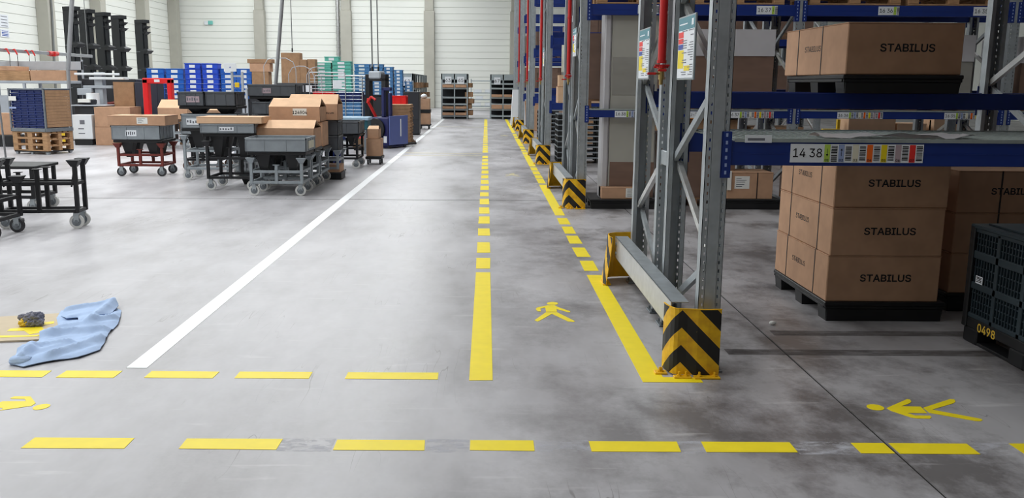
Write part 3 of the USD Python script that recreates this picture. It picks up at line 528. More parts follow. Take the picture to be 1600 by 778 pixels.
# dark folding crate at the right edge
def pallet_crate(loc):
    L, W, H = 1.2, .84, .79
    t = thing('pallet_box', 'dark plastic pallet box with lattice sides and yellow number at the right edge', 'pallet box', loc)
    # local: the visible long face is x = 0 (y from 0 far end going negative towards the camera)
    part(t, 'base', [cb(0, -L, .10, W, 0, .17, .008)] + [cb(a, -L, 0, a + .12, 0, .022, .005) for a in (.01, W - .13)], 'black_plastic')
    for a in (0, W / 2 - .07, W - .14):
        for b in (-L, -L / 2 - .08, -.16): part(t, 'foot', cb(a, b, 0, a + .14, b + .16, .102, .01), 'black_plastic')
    part(t, 'inner_wall', [bx(.03, -L + .03, .17, .04, -.03, H - .04), bx(W - .04, -L + .03, .17, W - .03, -.03, H - .04), bx(.03, -.04, .17, W - .03, -.03, H - .04), bx(.03, -L + .03, .17, W - .03, -L + .04, H - .04)], 'black_plastic')
    for nm, x0, x1 in (('side_panel', 0, .03), ('side_panel', W - .03, W)):
        ms = [cb(x0, -L, z0, x1, 0, z0 + hh, .004) for z0, hh in ((.17, .03), (.36, .045), (.56, .05), (H - .06, .04))] + [cb(x0, y, .17, x1, y + .035, H - .04, .004) for y in (-L, -.90, -.61, -.32, -.035)]
        part(t, nm, ms, 'crate_teal')
        part(t, 'lattice_rib', [bx(x0 + .006, y, .19, x1 - .004, y + .008, H - .05) for y in np.arange(-L + .05, -.03, .032)] + [bx(x0 + .010, -L + .02, zz, x1 - .004, -.02, zz + .007) for zz in (.23, .28, .33, .44, .50, .65, .69)], 'crate_teal', kind='stuff')
    for y0, y1 in ((-.03, 0), (-L, -L + .03)):
        part(t, 'end_panel', [cb(.02, y0, zz, W - .02, y1, zz + hh, .004) for zz, hh in ((.17, .03), (.36, .045), (.56, .05), (H - .06, .04))] + [cb(x, y0, .17, x + .035, y1, H - .04, .004) for x in (.02, .25, .48, .71, W - .055)], 'crate_teal')
    for a, b in ((0, 0), (0, -L), (W, 0), (W, -L)): part(t, 'corner_post', cb(a - .012 if a == 0 else a - .04, b - .04 if b == 0 else b - .012, .10, a + .04 if a == 0 else a + .012, b + .012 if b == 0 else b + .04, H - .02, .006), 'black_plastic')
    part(t, 'lid', [cb(-.012, -L - .012, H - .035, W + .012, .012, H - .012, .006), cb(.06, -L + .06, H - .012, W - .06, -.06, H, .006)], 'crate_teal')
    part(t, 'yellow_number', text('0498', .052, (-.0012, -.27, .128), (0, -1, 0), wide=1.15, bold=True, depth=.001), 'number_yellow', label='yellow stencilled number 0498')
    q = part(t, 'paper_label', bx(-.002, -.17, .405, 0, -.09, .455), 'label_white'); part(q, 'barcode', [bx(-.0026, -.16, z, -.002, -.10, z + .005) for z in (.415, .425, .435, .443)], 'print_black')
    return t
pallet_crate((3.18, 5.77, 0))
# second double rack: floor and first level
def wrapped(L, W, H, label, loc, m='film_brown', cap=None, group='film-wrapped pallet loads in the racks', pal='pallet_wood_dark', seed=0):
    "film-wrapped load on its pallet: lumpy block with a top sheet"
    t = thing('wrapped_pallet_load', label, 'pallet load', loc, 0, group)
    part(t, 'pallet', [bx(0, y, .10, L, y + .11, .125) for y in np.linspace(0, W - .11, 6)] + [bx(x, 0, .02, x + .10, W, .10) for x in (0, L / 2 - .05, L - .10)] + [bx(x, 0, 0, x + .10, W, .02) for x in (0, L / 2 - .05, L - .10)], pal)
    g = trimesh.creation.box((L, W, H - .13)); g = g.subdivide().subdivide().subdivide().subdivide(); v = g.vertices
    d = meshkit.fbm(v * 3.2 + seed, 3, seed) - .5; v += np.c_[d, np.roll(d, 5), d * .2] * .03; g.vertices = v; g.apply_translation((L / 2, W / 2, .13 + (H - .13) / 2))
    part(t, 'load', g, m, smooth=40)
    if cap: part(t, 'top_sheet', [cb(-.01, -.01, H - .32 * (H > .9) - .02, L + .01, -.004, H + .004, .002), cb(-.01, -.01, H, L + .01, W + .01, H + .008, .003), cb(-.012, -.01, H - .3, -.004, W + .01, H + .004, .002)], cap)
    part(t, 'strap', [bx(x, -.014, .13, x + .012, -.012, H + .008) for x in (L * .3, L * .36)], 'strap_black')
    return t
Y16 = MOD[1] + .08
t = thing('board_stack', 'tall pale grey upright board behind the 16 38 beam, reaching the upper beam', 'board', (1.57, Y16 + .12, 0))
part(t, 'front_board', cb(.10, 0, .12, .72, .35, 2.60, .006), 'board_grey'); part(t, 'edge_post', cb(0, -.02, .02, .095, .36, 2.60, .02), 'film_pale', label='rounded pale film-wrapped edge'); part(t, 'base', cb(.08, .0, .0, .72, .36, .12, .005), 'pallet_wood_dark')
part(t, 'wrap_band', cb(.12, -.004, 1.52, .725, -.001, 2.02, .001), 'film_grey', label='darker band of film'); part(t, 'wrap_band', cb(.12, -.004, .14, .725, -.001, .62, .001), 'film_brown', label='brownish lower band')
plastic_pallet(1.0, .8, 'black plastic pallet with the small carton, by the second striped guard', (1.42, MOD[1] + .0, 0), h=.13)
carton('parcel', .56, .3, .155, 'small brown parcel with white label on the black pallet by the tall grey board', (1.57, MOD[1] + .05, .131), white=(.33, .02, .2, .125), straps=(.13,))
plastic_pallet(.8, .8, 'black plastic pallet under the strapped parcel seen left of the carton stack', (3.20, Y16 - .05, 0), h=.14)
c = carton('parcel', .62, .55, .36, 'brown strapped parcel with white paper label, on the floor left of the carton stack', (3.27, Y16 - .03, .141), white=(.10, .14, .2, .17)); part(c, 'strap', bx(.40, -.003, 0, .413, 0, .36), 'strap_black'); part(c, 'loose_sheet', cb(-.02, -.02, .12, .05, -.012, .38, .001), 'paper')
wrapped(.8, .55, 1.02, 'brown film-wrapped load on the first level behind the nearest post, left', (1.36, Y16 + .5, 1.33), 'film_brown', seed=1)
wrapped(1.12, 1.0, 1.05, 'brown film-wrapped load with pale top sheet, left of the single large carton', (2.70, Y16 + .06, 1.33), 'film_brown', 'film_pale', seed=2)
wrapped(1.1, .9, 1.0, 'brownish film-wrapped load on the floor behind the near upright posts', (2.34, Y16 + .25, 0), 'film_brown', seed=3)
wrapped(.8, 1.0, 1.0, 'grey film-wrapped load right of the single large carton on the first level', (5.75, Y16 + .2, 1.33), 'film_grey', 'film_pale', seed=4)
wrapped(1.2, 1.0, .98, 'brown film-wrapped load with pale top sheet at the right edge, first level', (7.15, Y16 + .1, 1.33), 'film_brown', 'film_pale', seed=5)
wrapped(1.0, 1.0, 1.02, 'brown film-wrapped load hidden behind the single large carton', (4.35, Y16 + .1, 1.33), 'film_brown', seed=6)
wrapped(1.2, 1.0, .8, 'film-wrapped load on the floor deep behind the stacked cartons', (4.35, Y16 + .1, 0), 'film_brown', seed=7)
wrapped(1.1, 1.0, 1.0, 'film-wrapped load on the floor at the far right behind the dark crate', (5.75, Y16 + .1, 0), 'film_brown', seed=8)
# upper levels: wooden pallets whose undersides show along the top edge
def wood_pallet(label, loc, rz=0, m='pallet_wood', group='wooden pallets', L=1.2, W=.8):
    t = thing('wooden_pallet', label, 'pallet', loc, rz, group)
    for y in np.linspace(0, W - .12, 5): part(t, 'deck_plank', cb(0, y, .122, L, y + .12, .144, .003), m)
    for x in (0, L / 2 - .07, L - .14): part(t, 'stringer_plank', cb(x, 0, .1, x + .14, W, .122, .003), m)
    for x in (0, L / 2 - .07, L - .14):
        for y in (0, W / 2 - .05, W - .10): part(t, 'block', cb(x, y, .022, x + .14, y + .10, .1, .004), m)
    for y in (0, W / 2 - .05, W - .10): part(t, 'bottom_plank', cb(0, y, 0, L, y + .10, .022, .003), m)
    return t
wp = None
for i, x in enumerate((1.45, 2.72, 4.25, 5.55)):
    for (yy, z, wh) in ((Y16 + .06, 2.705, 'second'), (MOD[0] + .12, 2.755, 'nearest'), (MOD[0] + 1.3, 3.005, 'nearest far-half')):
        lab = 'wooden pallet on the upper level of the %s double rack, %s from aisle' % (wh, ordn(i))
        if wp is None: wp = wood_pallet(lab, (x, yy, z), group='wooden pallets on the upper rack levels')
        else: dup(wp, (x, yy, z), 0, lab)
        carton('shipping_carton', 1.16, 1.0, 1.05, 'brown carton on the upper level of the %s double rack, %s from aisle' % (wh, ordn(i)), (x + .02, yy - .02, z + .146), group='carton loads on the upper rack levels', m='cardboard_dull')
# third rack and beyond: mixed loads between the beams
rnd = random.Random(11)
bp = None
for i in range(9):
    lab = 'black plastic pallet with pale edge of the third rack stack, %s from the bottom' % ordn(i)
    loc = (1.52, MOD[2] + .25, .02 + i * .115)
    if bp is None:
        bp = thing('stacked_pallet', lab, 'pallet', loc, 0, 'black pallets stacked in the third rack')
        part(bp, 'deck', cb(0, 0, .085, 1.0, .8, .113, .004), 'grey_bin')
        for x in (0, .42, .84):
            for y in (0, .33, .66): part(bp, 'foot', cb(x, y, 0, x + .16, y + .14, .085, .006), 'black_plastic')
    else: dup(bp, loc, 0, lab)
for i in range(8): dup(bp, (1.5, MOD[3] + .3, .02 + i * .115), 0, 'black plastic pallet with pale edge of the fourth rack stack, %s from the bottom' % ordn(i), 'black pallets stacked in the fourth rack')
for i, (dx, h, w) in enumerate(((.0, .34, .55), (.6, .28, .5))):
    carton('parcel', w, .5, h, 'tan carton on the first level of the third double rack, %s' % ['beside the post', 'right of its neighbour'][i], (1.5 + dx, MOD[2] + .15, 1.275), group='tan cartons of the third rack', m='cardboard_light')
    carton('parcel', w * .9, .45, h * .7, 'tan carton atop another on the first level of the third double rack, %s' % ['beside the post', 'further right'][i], (1.52 + dx, MOD[2] + .17, 1.276 + h), group='tan cartons of the third rack', m='cardboard_light')
t = thing('plank_bundle', 'light wooden crate panel leaning on the upper level of the third rack', 'wooden crate', (1.62, MOD[2] + .1, 1.92)); part(t, 'plank', cb(0, 0, 0, .10, .8, .62, .004), 'label_cream')
for i in range(3): part(t, 'plank', cb(.10, .02, .02 + i * .15, .8, .06, .15 + i * .15, .004), 'plank_wood')
part(t, 'plank', cb(.3, .06, .0, .38, .1, .46, .004), 'plank_wood')
for k in (2, 3, 4, 5):
    for q in range(NB[k]):
        for j, xx in enumerate((.10, 1.4)):
            if k in (2, 3) and q == 0 and j == 0: continue
            x = X0 + PW + q * BAY + xx; side = 'left' if j == 0 else 'right'
            carton('parcel', 1.1, .9, rnd.choice((.55, .8, .95)), 'brown carton on the floor of the %s double rack, %s bay, %s side' % (names[k], ordn(q), side), (x, MOD[k] + .15, 0.001), group='cartons on the floor of the deep racks', m=rnd.choice(('cardboard', 'cardboard_dull')))
            wrapped(1.15, .9, rnd.choice((.8, 1.0, 1.1)), 'film-wrapped load, first level of the %s double rack, %s bay, %s side' % (names[k], ordn(q), side), (x, MOD[k] + .15, 1.275), rnd.choice(('film_brown', 'film_grey')), seed=k * 10 + q * 2 + j)
            wrapped(1.15, .9, rnd.choice((.9, 1.1)), 'film-wrapped load, second level of the %s double rack, %s bay, %s side' % (names[k], ordn(q), side), (x, MOD[k] + .15, 2.605), 'film_brown', seed=k * 10 + q * 2 + j + 5)
for j, (xx, m_, w_) in enumerate(((4.35, 'orange_paint', .55), (5.0, 'black_plastic', .7))):
    carton('storage_box', w_, .5, .24, ['orange box on the floor cartons seen under the 16 37 label', 'black box beside the orange one seen under the 16 37 label'][j], (X0 + xx - 1.6, MOD[2] - .0, .97), m=m_, flaps=False)
t = thing('lift_table', 'yellow steel stand with black table seen through the gap above the wire deck', 'stand', (6.0, MOD[1] + 3.4, 0))
part(t, 'yellow_post', [cb(x, 0, 0, x + .05, .06, 1.10, .004) for x in (0, .9, 1.6)], 'yellow_paint'); part(t, 'table_top', cb(-.1, -.2, .80, 2.4, .6, .86, .01), 'black_plastic'); part(t, 'yellow_lever', cb(-.25, -.02, .86, .05, .06, .94, .01), 'yellow_paint')
for i, (x, w, h) in enumerate(((6.15, .8, .26), (6.98, .5, .18), (7.6, .6, .30))):
    carton('parcel', w, .45, h, 'tan carton seen through the gap above the wire deck, %s from the left' % ordn(i), (x, MOD[1] + 3.3, .861), group='tan cartons seen above the wire deck', m='cardboard_light')
t = thing('pale_sack_cart', 'pale blue-white machine cover standing at the rack end before shelf 67', 'machine', (1.0, 36.6, 0)); part(t, 'cover', frustum(.3, .5, .02, .6, 1.0, 1.45, .45, .8), 'label_white'); part(t, 'foot', [cb(x, y, 0, x + .06, y + .06, .03, .004) for x in (.03, .5) for y in (.05, .9)], 'black_plastic')
solo('film_scrap', trimesh.creation.icosphere(1, .5).apply_transform(np.diag([.05, .035, .03, 1.])).apply_translation((2.02, 6.1, .015)), 'paper', 'tiny white paper scrap on the floor left of the carton pallet', 'scrap')
t = thing('film_offcut', 'crumpled strip of clear film lying on the wire deck above the 14 38 label', 'film')
pts = np.array([(x, y, 0.) for y in np.linspace(0, .25, 6) for x in np.linspace(0, .9, 19)]); pts[:, 2] = .012 + .05 * meshkit.fbm(pts * [7, 12, 1], 3, 4); F = [[a, a + 1, a + 20] for r in range(5) for a in range(r * 19, r * 19 + 18)] + [[a, a + 20, a + 19] for r in range(5) for a in range(r * 19, r * 19 + 18)]
part(t, 'sheet', trimesh.Trimesh(np.r_[pts, pts - [0, 0, .002]] + [1.95, 5.2, 1.335], np.r_[F, np.array(F)[:, ::-1] + len(pts)], process=False), 'film_pale', smooth=True)
t = thing('card_tag', 'small white card tag at the left front edge of the wire deck', 'tag', (1.45, 5.045, 1.338)); part(t, 'card', cb(0, 0, 0, .15, .004, .042, .001), 'label_white'); part(t, 'print', bx(.015, -.0006, .012, .11, 0, .026), 'print_grey')

# the double rack that stands to the right of the camera, before the near corridor: out of frame, it keeps the light off the corridor
yb = -1.95
for q in range(3):
    frame(X0 + q * BAY, yb + .10, False, 'grey upright frame of the rack beside the camera, near half, %s' % ordn(q)); frame(X0 + q * BAY, yb + 1.47, True, 'grey upright frame of the rack beside the camera, far half, %s' % ordn(q))
for q in range(2):
    for li, z in enumerate((1.33, 2.75, 4.3)):
        for hf, ya in (('near', yb + .10), ('far', yb + 1.47)):
            for back in (False, True): beam('A', X0 + q * BAY, ya + FD - .035 if back else ya + .029, z, back, 'blue beam of the rack beside the camera, %s level, %s half, %s, %s bay' % (ordn(li), hf, 'rear' if back else 'front', ordn(q)), 'blue rack beams')
            for j in range(2): wrapped(1.2, 1.0, 1.15, 'wrapped load in the rack beside the camera, %s level, %s half, place %s' % (ordn(li), hf, ordn(2 * q + j)), (X0 + PW + q * BAY + .08 + j * 1.32, ya + .05, z + .005), 'film_brown', seed=q * 7 + li + j)
for q in range(2):
    for (yf_, z, nm) in ((MOD[0] + .12, 4.305, 'nearest rack near half'), (MOD[0] + 1.5, 4.505, 'nearest rack far half'), (MOD[1] + .12, 4.205, 'second rack near half')):
        for j in range(2): wrapped(1.2, 1.0, 1.2, 'wrapped load on the top level of the %s, place %s' % (nm, ordn(2 * q + j)), (X0 + PW + q * BAY + .08 + j * 1.32, yf_, z), 'film_brown', seed=q * 5 + j)
# ---------------------------------------------------------------- carts, bins and cartons on the left
def cart(label, x0, y0, L, W, H, m, wm='wheel_grey', mid=.42, rot=0., cups=True, cup_m=None, name='transport_cart', group=None, long_mid=True, stays=False, low=.20):
    t = thing(name, label, 'cart', (x0, y0, 0), rot, group); s = .045
    for cx in (0, L - s):
        for cy in (0, W - s):
            part(t, 'post', cb(cx, cy, low - .02, cx + s, cy + s, H, .004), m)
            if cups: part(t, 'corner_cup', [frustum(cx + s / 2, cy + s / 2, H - .07, .06, .06, H, .13, .13), cb(cx + s / 2 - .068, cy + s / 2 - .068, H - .004, cx + s / 2 + .068, cy + s / 2 + .068, H + .008, .003)], cup_m or m)
    if long_mid:
        for cy in (0, W - s): part(t, 'mid_post', [cb(L / 2 - s / 2, cy, low - .02, L / 2 + s / 2, cy + s, H - .10, .004), cb(L / 2 - .05, cy - .01, H - .105, L / 2 + .05, cy + s + .01, H - .095, .002)], m)
    for z in (low, mid) if mid else (low,):
        for cy in (0, W - s): part(t, 'rail', cb(s, cy + .004, z - .02, L - s, cy + s - .004, z + .02, .004), m)
        for cx in (0, L - s): part(t, 'rail', cb(cx + .004, s, z - .02, cx + s - .004, W - s, z + .02, .004), m)
    if stays:
        for cx, d in ((s / 2, 1), (L - s / 2, -1)): part(t, 'stay', bar((cx, W * .02 + .02, H - .05), (cx + d * .05, W * .02 + .02, H - .30), .015, .015), m)
    for cx, sx in ((.05, 1), (L - .05, -1)):
        for cy in (.05, W - .05):
            c = part(t, 'caster', [cb(cx - .028, cy - .03, low - .05, cx + .028, cy + .03, low - .022, .003), bx(cx - .03, cy - .025, .078, cx + .03, cy - .020, low - .04), bx(cx - .03, cy + .020, .078, cx + .03, cy + .025, low - .04)], 'galvanized')
            part(c, 'wheel', cyl((cx, cy - .017, .0805), (cx, cy + .017, .0805), .08, 20), wm, smooth=40); part(c, 'hub', [cyl((cx, cy - .026, .0805), (cx, cy + .026, .0805), .022, 10), cyl((cx, cy - .0185, .0805), (cx, cy - .017, .0805), .052, 16)], 'galvanized_dark')
    return t
def nest_pallet(label, x0, y0, z0, L, W, H, m='black_plastic', nx=2, group=None):
    t = thing('nesting_pallet', label, 'pallet', (x0, y0, z0), 0, group)
    part(t, 'deck', cb(0, 0, H - .05, L, W, H, .008), m)
    for i in range(nx):
        for j in range(2):
            cx = (i + .5) * L / nx; cy = (.25 + .5 * j) * W
            part(t, 'tapered_leg', frustum(cx, cy, 0, L / nx * .20, W * .16, H - .04, L / nx * .50, W * .30), m)
    return t
def bin_(label, x0, y0, z0, L, W, H, m='grey_bin', plate=(.34, .62), rz=0, group=None, name='plastic_bin', side_plate=False):
    t = thing(name, label, 'bin', (x0, y0, z0), rz, group); w = .008
    part(t, 'shell', [cb(.01, .01, 0, L - .01, W - .01, .012, .003), cb(.01, .01, 0, L - .01, .01 + w, H - .02, .002), cb(.01, W - .01 - w, 0, L - .01, W - .01, H - .02, .002), cb(.01, .01, 0, .01 + w, W - .01, H - .02, .002), cb(L - .01 - w, .01, 0, L - .01, W - .01, H - .02, .002)], m)
    part(t, 'rim', [cb(0, 0, H - .03, L, .02, H, .003), cb(0, W - .02, H - .03, L, W, H, .003), cb(0, 0, H - .03, .02, W, H, .003), cb(L - .02, 0, H - .03, L, W, H, .003)], m)
    part(t, 'rib', [bx(x, .003, .01, x + .01, .012, H - .03) for x in (.02, L * .31, L * .66, L - .03)] + [bx(L - .012, y, .01, L - .003, y + .01, H - .03) for y in np.linspace(.03, W - .04, 5)] + [bx(.003, y, .01, .012, y + .01, H - .03) for y in np.linspace(.03, W - .04, 5)], m, kind='stuff')
    if plate:
        a, b = plate[0] * L, plate[1] * L
        q = part(t, 'label_plate', bx(a, .004, H * .25, b, .0095, H * .68), 'label_white' if m != 'dark_bin' else 'label_mauve')
        rr = random.Random(int(x0 * 1000)); part(q, 'scribble', [bx(a + .01 + i * (b - a - .02) / 5, .0030, H * rr.uniform(.33, .42), a + .01 + (i + .55) * (b - a - .02) / 5, .0041, H * rr.uniform(.5, .6)) for i in range(5)], 'print_grey')
    if side_plate: part(t, 'side_label', bx(L - .0095, W * .25, H * .2, L - .003, W * .8, H * .75), 'label_cream')
    return t
def tent_carton(label, x0, y0, z0, L, W, H, rise, text_=None, sticker=None, m='cardboard', front_text=None):
    "carton with its long flaps propped up to a ridge, the ends open"
    t = thing('open_carton', label, 'carton', (x0, y0, z0)); k = .006
    part(t, 'body', [cb(0, 0, 0, L, k, H, .002), cb(0, W - k, 0, L, W, H, .002), cb(0, 0, 0, k, W, H, .002), cb(L - k, 0, 0, L, W, H, .002), cb(0, 0, 0, L, W, k, .002)], m)
    part(t, 'front_flap', flap((0, 0, H), (L, 0, H), (L - .02, W * .5, H + rise), (.02, W * .5, H + rise)), 'cardboard_light')
    part(t, 'back_flap', flap((0, W, H), (L, W, H), (L - .02, W * .5, H + rise - .006), (.02, W * .5, H + rise - .006)), 'cardboard_light')
    part(t, 'end_flap', [flap((L, 0.02, H), (L, W - .02, H), (L - .14, W - .05, H - .03), (L - .14, .05, H - .03)), flap((0, 0.02, H), (0, W - .02, H), (.14, W - .05, H - .03), (.14, .05, H - .03))], 'cardboard_inside')
    if sticker:
        q = part(t, 'sticker', bx(L * .47, -.0015, H * .42, L * .74, 0, H * .88), 'paper'); part(q, 'sticker_text', text(sticker, H * .2, (L * .605, -.0016, H * .62), wide=.95, bold=True, depth=.001), 'print_black')
    if front_text: part(t, 'printed_name', text(front_text, .03, (L * .76, -.0006, H * .45), wide=1.4, bold=True, depth=.0008), 'print_black')
    return t
def flap(a, b, c, d, th=.005):
    p = np.array([a, b, c, d], float); n = np.cross(p[1] - p[0], p[3] - p[0]); n /= np.linalg.norm(n)
    if n[2] < 0: n = -n
    v = np.r_[p, p - n * th]; f = [[0, 1, 2], [0, 2, 3], [4, 6, 5], [4, 7, 6]]
    for i in range(4):
        j = (i + 1) % 4; f += [[i, i + 4, j], [j, i + 4, j + 4]]
    m = trimesh.Trimesh(v, f, process=False); m.fix_normals(); return m
# row of three grey carts in a line
for i, (y, w) in enumerate(((13.25, .64), (13.98, .62), (14.72, .78))):
    cart('grey steel cart on casters, %s of the row of three' % ['nearest', 'middle', 'farthest'][i], -3.50, y, .79, w, .56, 'grey_paint', mid=.36)
nest_pallet('black nesting pallet under the front grey open bin', -3.52, 13.23, .33, .86, .66, .325)
nest_pallet('black nesting pallet in the middle grey cart, under the open cartons', -3.50, 13.99, .33, .84, .64, .325)
nest_pallet('black nesting pallet in the farthest grey cart', -3.50, 14.72, .33, .84, .76, .29)
bin_('scuffed grey open bin with a side label, on the front grey cart', -3.545, 13.18, .656, .915, .74, .205, 'grey_bin', plate=None, side_plate=True)
tent_carton('brown carton with pale propped flaps, just behind the front grey bin', -3.585, 13.98, .656, .92, .60, .31, .115)
carton('carton', .86, .52, .40, 'plain brown carton under the open carton with the number sticker', (-3.55, 14.85, .625), m='cardboard')
tent_carton('brown carton with propped flaps and a white number sticker, topmost of the group', -3.56, 14.82, 1.03, .84, .58, .245, .135, sticker='124904')
for i in range(2): bin_('dark bin under the rear open carton, %s' % ['lower', 'upper'][i], -3.42, 15.62, .50 + i * .262, .86, .55, .26, 'dark_bin', plate=None)
cart('grey cart half hidden behind the row of three, carrying the rear open carton', -3.42, 15.6, .86, .58, .50, 'grey_paint', mid=.34)
tent_carton('brown carton with flaps open and printed name, right of and behind the sticker carton', -3.42, 15.55, 1.03, .87, .55, .275, .16, front_text='STABILUS')
# black cart with flat carton
cart('black steel cart with a grey bin and a flat carton on top', -4.34, 13.9, .74, .72, .76, 'black_paint', mid=.50, wm='wheel_grey', stays=True)
nest_pallet('black nesting pallet in the black cart below the flat carton', -4.38, 13.9, .50, .82, .70, .385)
bin_('grey bin with label plate under the flat tan carton', -4.41, 13.86, .886, .86, .62, .15, 'grey_bin', plate=(.36, .62))
carton('flat_carton', 1.0, .62, .10, 'flat tan carton lying on the grey bin of the black cart', (-4.44, 13.85, 1.037), m='cardboard_light')
bin_('grey bin with white label standing low between black cart and grey carts', -4.08, 14.75, .145, .42, .40, .34, 'grey_bin', plate=(.15, .85)); nest_pallet('low black pallet under the grey bin between the carts', -4.1, 14.74, 0.001, .46, .44, .142, nx=2)
cart('grey steel cart with stacked dark bins, behind the black cart', -5.19, 15.4, .80, .70, .76, 'grey_paint', mid=.50)
nest_pallet('black nesting pallet in the grey cart with the dark bins', -5.20, 15.4, .55, .98, .70, .335)
bin_('grey bin with white label in the middle of the dark bin stack', -5.20, 15.38, .887, .98, .68, .24, 'grey_bin', plate=(.10, .36))
nest_pallet('black nesting pallet between the grey bin and the two dark bins', -5.22, 15.40, 1.128, .98, .66, .135)
bin_('dark bin with white label, left of the top pair', -5.235, 15.36, 1.265, .46, .62, .235, 'dark_bin', plate=(.34, .82))
bin_('dark bin with ribs, right of the top pair', -4.77, 15.36, 1.265, .53, .62, .235, 'dark_bin', plate=None)
# red-brown cart
cart('rusty red-brown cart with dark wheels under a grey bin and a carton', -6.56, 15.95, .82, .66, .58, 'redbrown_paint', mid=.38, wm='wheel_dark')
nest_pallet('black nesting pallet in the red-brown cart', -6.60, 15.93, .34, .88, .68, .31)
bin_('grey bin with label plate on the red-brown cart', -6.625, 15.9, .652, .88, .70, .25, 'grey_bin', plate=(.30, .52))
c = carton('flat_carton', 1.02, .68, .17, 'tan carton with white label on top of the grey bin of the red-brown cart', (-6.66, 15.88, .904), m='cardboard', white=(.52, .03, .19, .11))
part(c, 'paper_sheet', [cb(.03, .05, .171, .40, .6, .173, .001), cb(.55, .05, .171, .98, .6, .173, .001)], 'cardboard_light')
cart('black steel cart behind the red-brown cart', -5.80, 17.2, .74, .66, .58, 'black_paint', mid=.38, wm='wheel_brown')
nest_pallet('black nesting pallet in the cart behind the red-brown cart', -5.82, 17.2, .40, .80, .66, .28)
bin_('dark grey bin behind the red-brown cart', -5.82, 17.18, .682, .80, .68, .24, 'grey_bin', plate=None)
tent_carton('brown carton with raised flap behind the red-brown cart', -5.86, 17.9, .90, .62, .5, .22, .12)
cart('black cart carrying the leaning cartons', -5.9, 17.95, .8, .6, .89, 'black_paint', mid=.5)
# bins behind
cart('grey cart at the back with three dark bins, left of the sticker carton', -4.45, 17.2, .85, .66, .56, 'grey_paint', mid=.36)
for i, z in enumerate((.57, .82, 1.07)): bin_('dark bin in the back stack left of the sticker carton, %s' % ['bottom', 'middle', 'with papers on top'][i], -4.45, 17.15, z, .88, .66, .235, 'dark_bin', plate=(.40, .66) if i == 2 else None)
nest_pallet('black nesting pallet under the topmost back bin', -4.48, 17.15, 1.306, .88, .62, .10)
bin_('dark bin with label at the top of the back stack', -4.50, 17.12, 1.407, .92, .66, .22, 'dark_bin', plate=(.30, .48))
# rear black cart right of the group
cart('black cart with white wheels and dark ribbed bin, right of the grey carts', -3.18, 17.7, .66, .80, .66, 'black_paint', mid=.40)
nest_pallet('black nesting pallet in the right rear black cart', -3.18, 17.7, .46, .68, .80, .215)
bin_('dark ribbed bin on the right rear black cart', -3.22, 17.6, .682, .74, .86, .245, 'dark_bin', plate=(.18, .46))
t = thing('plastic_dolly', 'low black dolly under the tall carton beside the right rear cart', 'dolly', (-2.50, 18.6, 0)); part(t, 'deck', cb(0, 0, .11, .34, .5, .17, .008), 'black_plastic'); part(t, 'wheel', [cyl((x, y, .05), (x + .03, y, .05), .05, 12) for x in (.03, .28) for y in (.08, .42)], 'wheel_dark'); part(t, 'fork', [bx(x - .004, y - .02, .05, x + .034, y + .02, .112) for x in (.03, .28) for y in (.08, .42)], 'galvanized')
carton('carton', .30, .46, .36, 'tan carton standing on the low dolly beside the right rear cart', (-2.48, 18.62, .171))
tent_carton('small open tan carton on top of the dolly carton', -2.46, 18.66, .532, .24, .38, .20, .06)
t = thing('lattice_crate', 'dark navy lattice crate standing upright beside the row of grey carts', 'crate', (-2.93, 16.6, .06))
part(t, 'frame', [cb(x, 0, 0, x + .03, .36, .50, .004) for x in (0, .10, .21)] + [cb(0, 0, z, .24, .36, z + .04, .004) for z in (0, .22, .46)], 'navy_plastic'); part(t, 'back', bx(.02, .32, .02, .22, .34, .48), 'black_plastic')
bin_('dark bin lying under the navy lattice crate', -2.97, 16.58, 0.0, .32, .40, .059, 'dark_bin', plate=None)
carton('carton', .26, .4, .13, 'small open brown carton on a black block at the foot of the grey carts', (-2.80, 15.62, .125)); solo('plastic_block', cb(-2.82, 15.6, .001, -2.52, 16.04, .124, .01), 'black_plastic', 'black plastic block under the small brown carton by the grey carts', 'block')
# empty black cart at the left
cart('empty black steel cart at the left edge of the photo', -5.50, 10.02, .88, .30, .78, 'black_paint', mid=.52, rot=5., stays=True, low=.205)
cart('low black cart with a flat top behind the empty black cart', -6.75, 11.35, 1.0, .62, .56, 'black_paint', mid=.36, cups=False)
solo('shelf_board', cb(-6.78, 11.32, .561, -5.72, 12.0, .60, .008), 'black_plastic', 'black board lying on the low cart behind the empty cart', 'board')
cart('dark cart cut off by the left photo edge', -6.02, 9.30, .86, .6, .62, 'black_paint', mid=.40, wm='wheel_dark', low=.2)
t = thing('marker_pole', 'thin grey pole rising from the far side of the empty black cart', 'pole', (-5.66, 10.62, 0)); part(t, 'rod', cyl((0, 0, .03), (-.06, 0, 1.85), .012, 8), 'pole_grey'); part(t, 'base', cyl((0, 0, 0), (0, 0, .03), .12, 16), 'black_plastic')
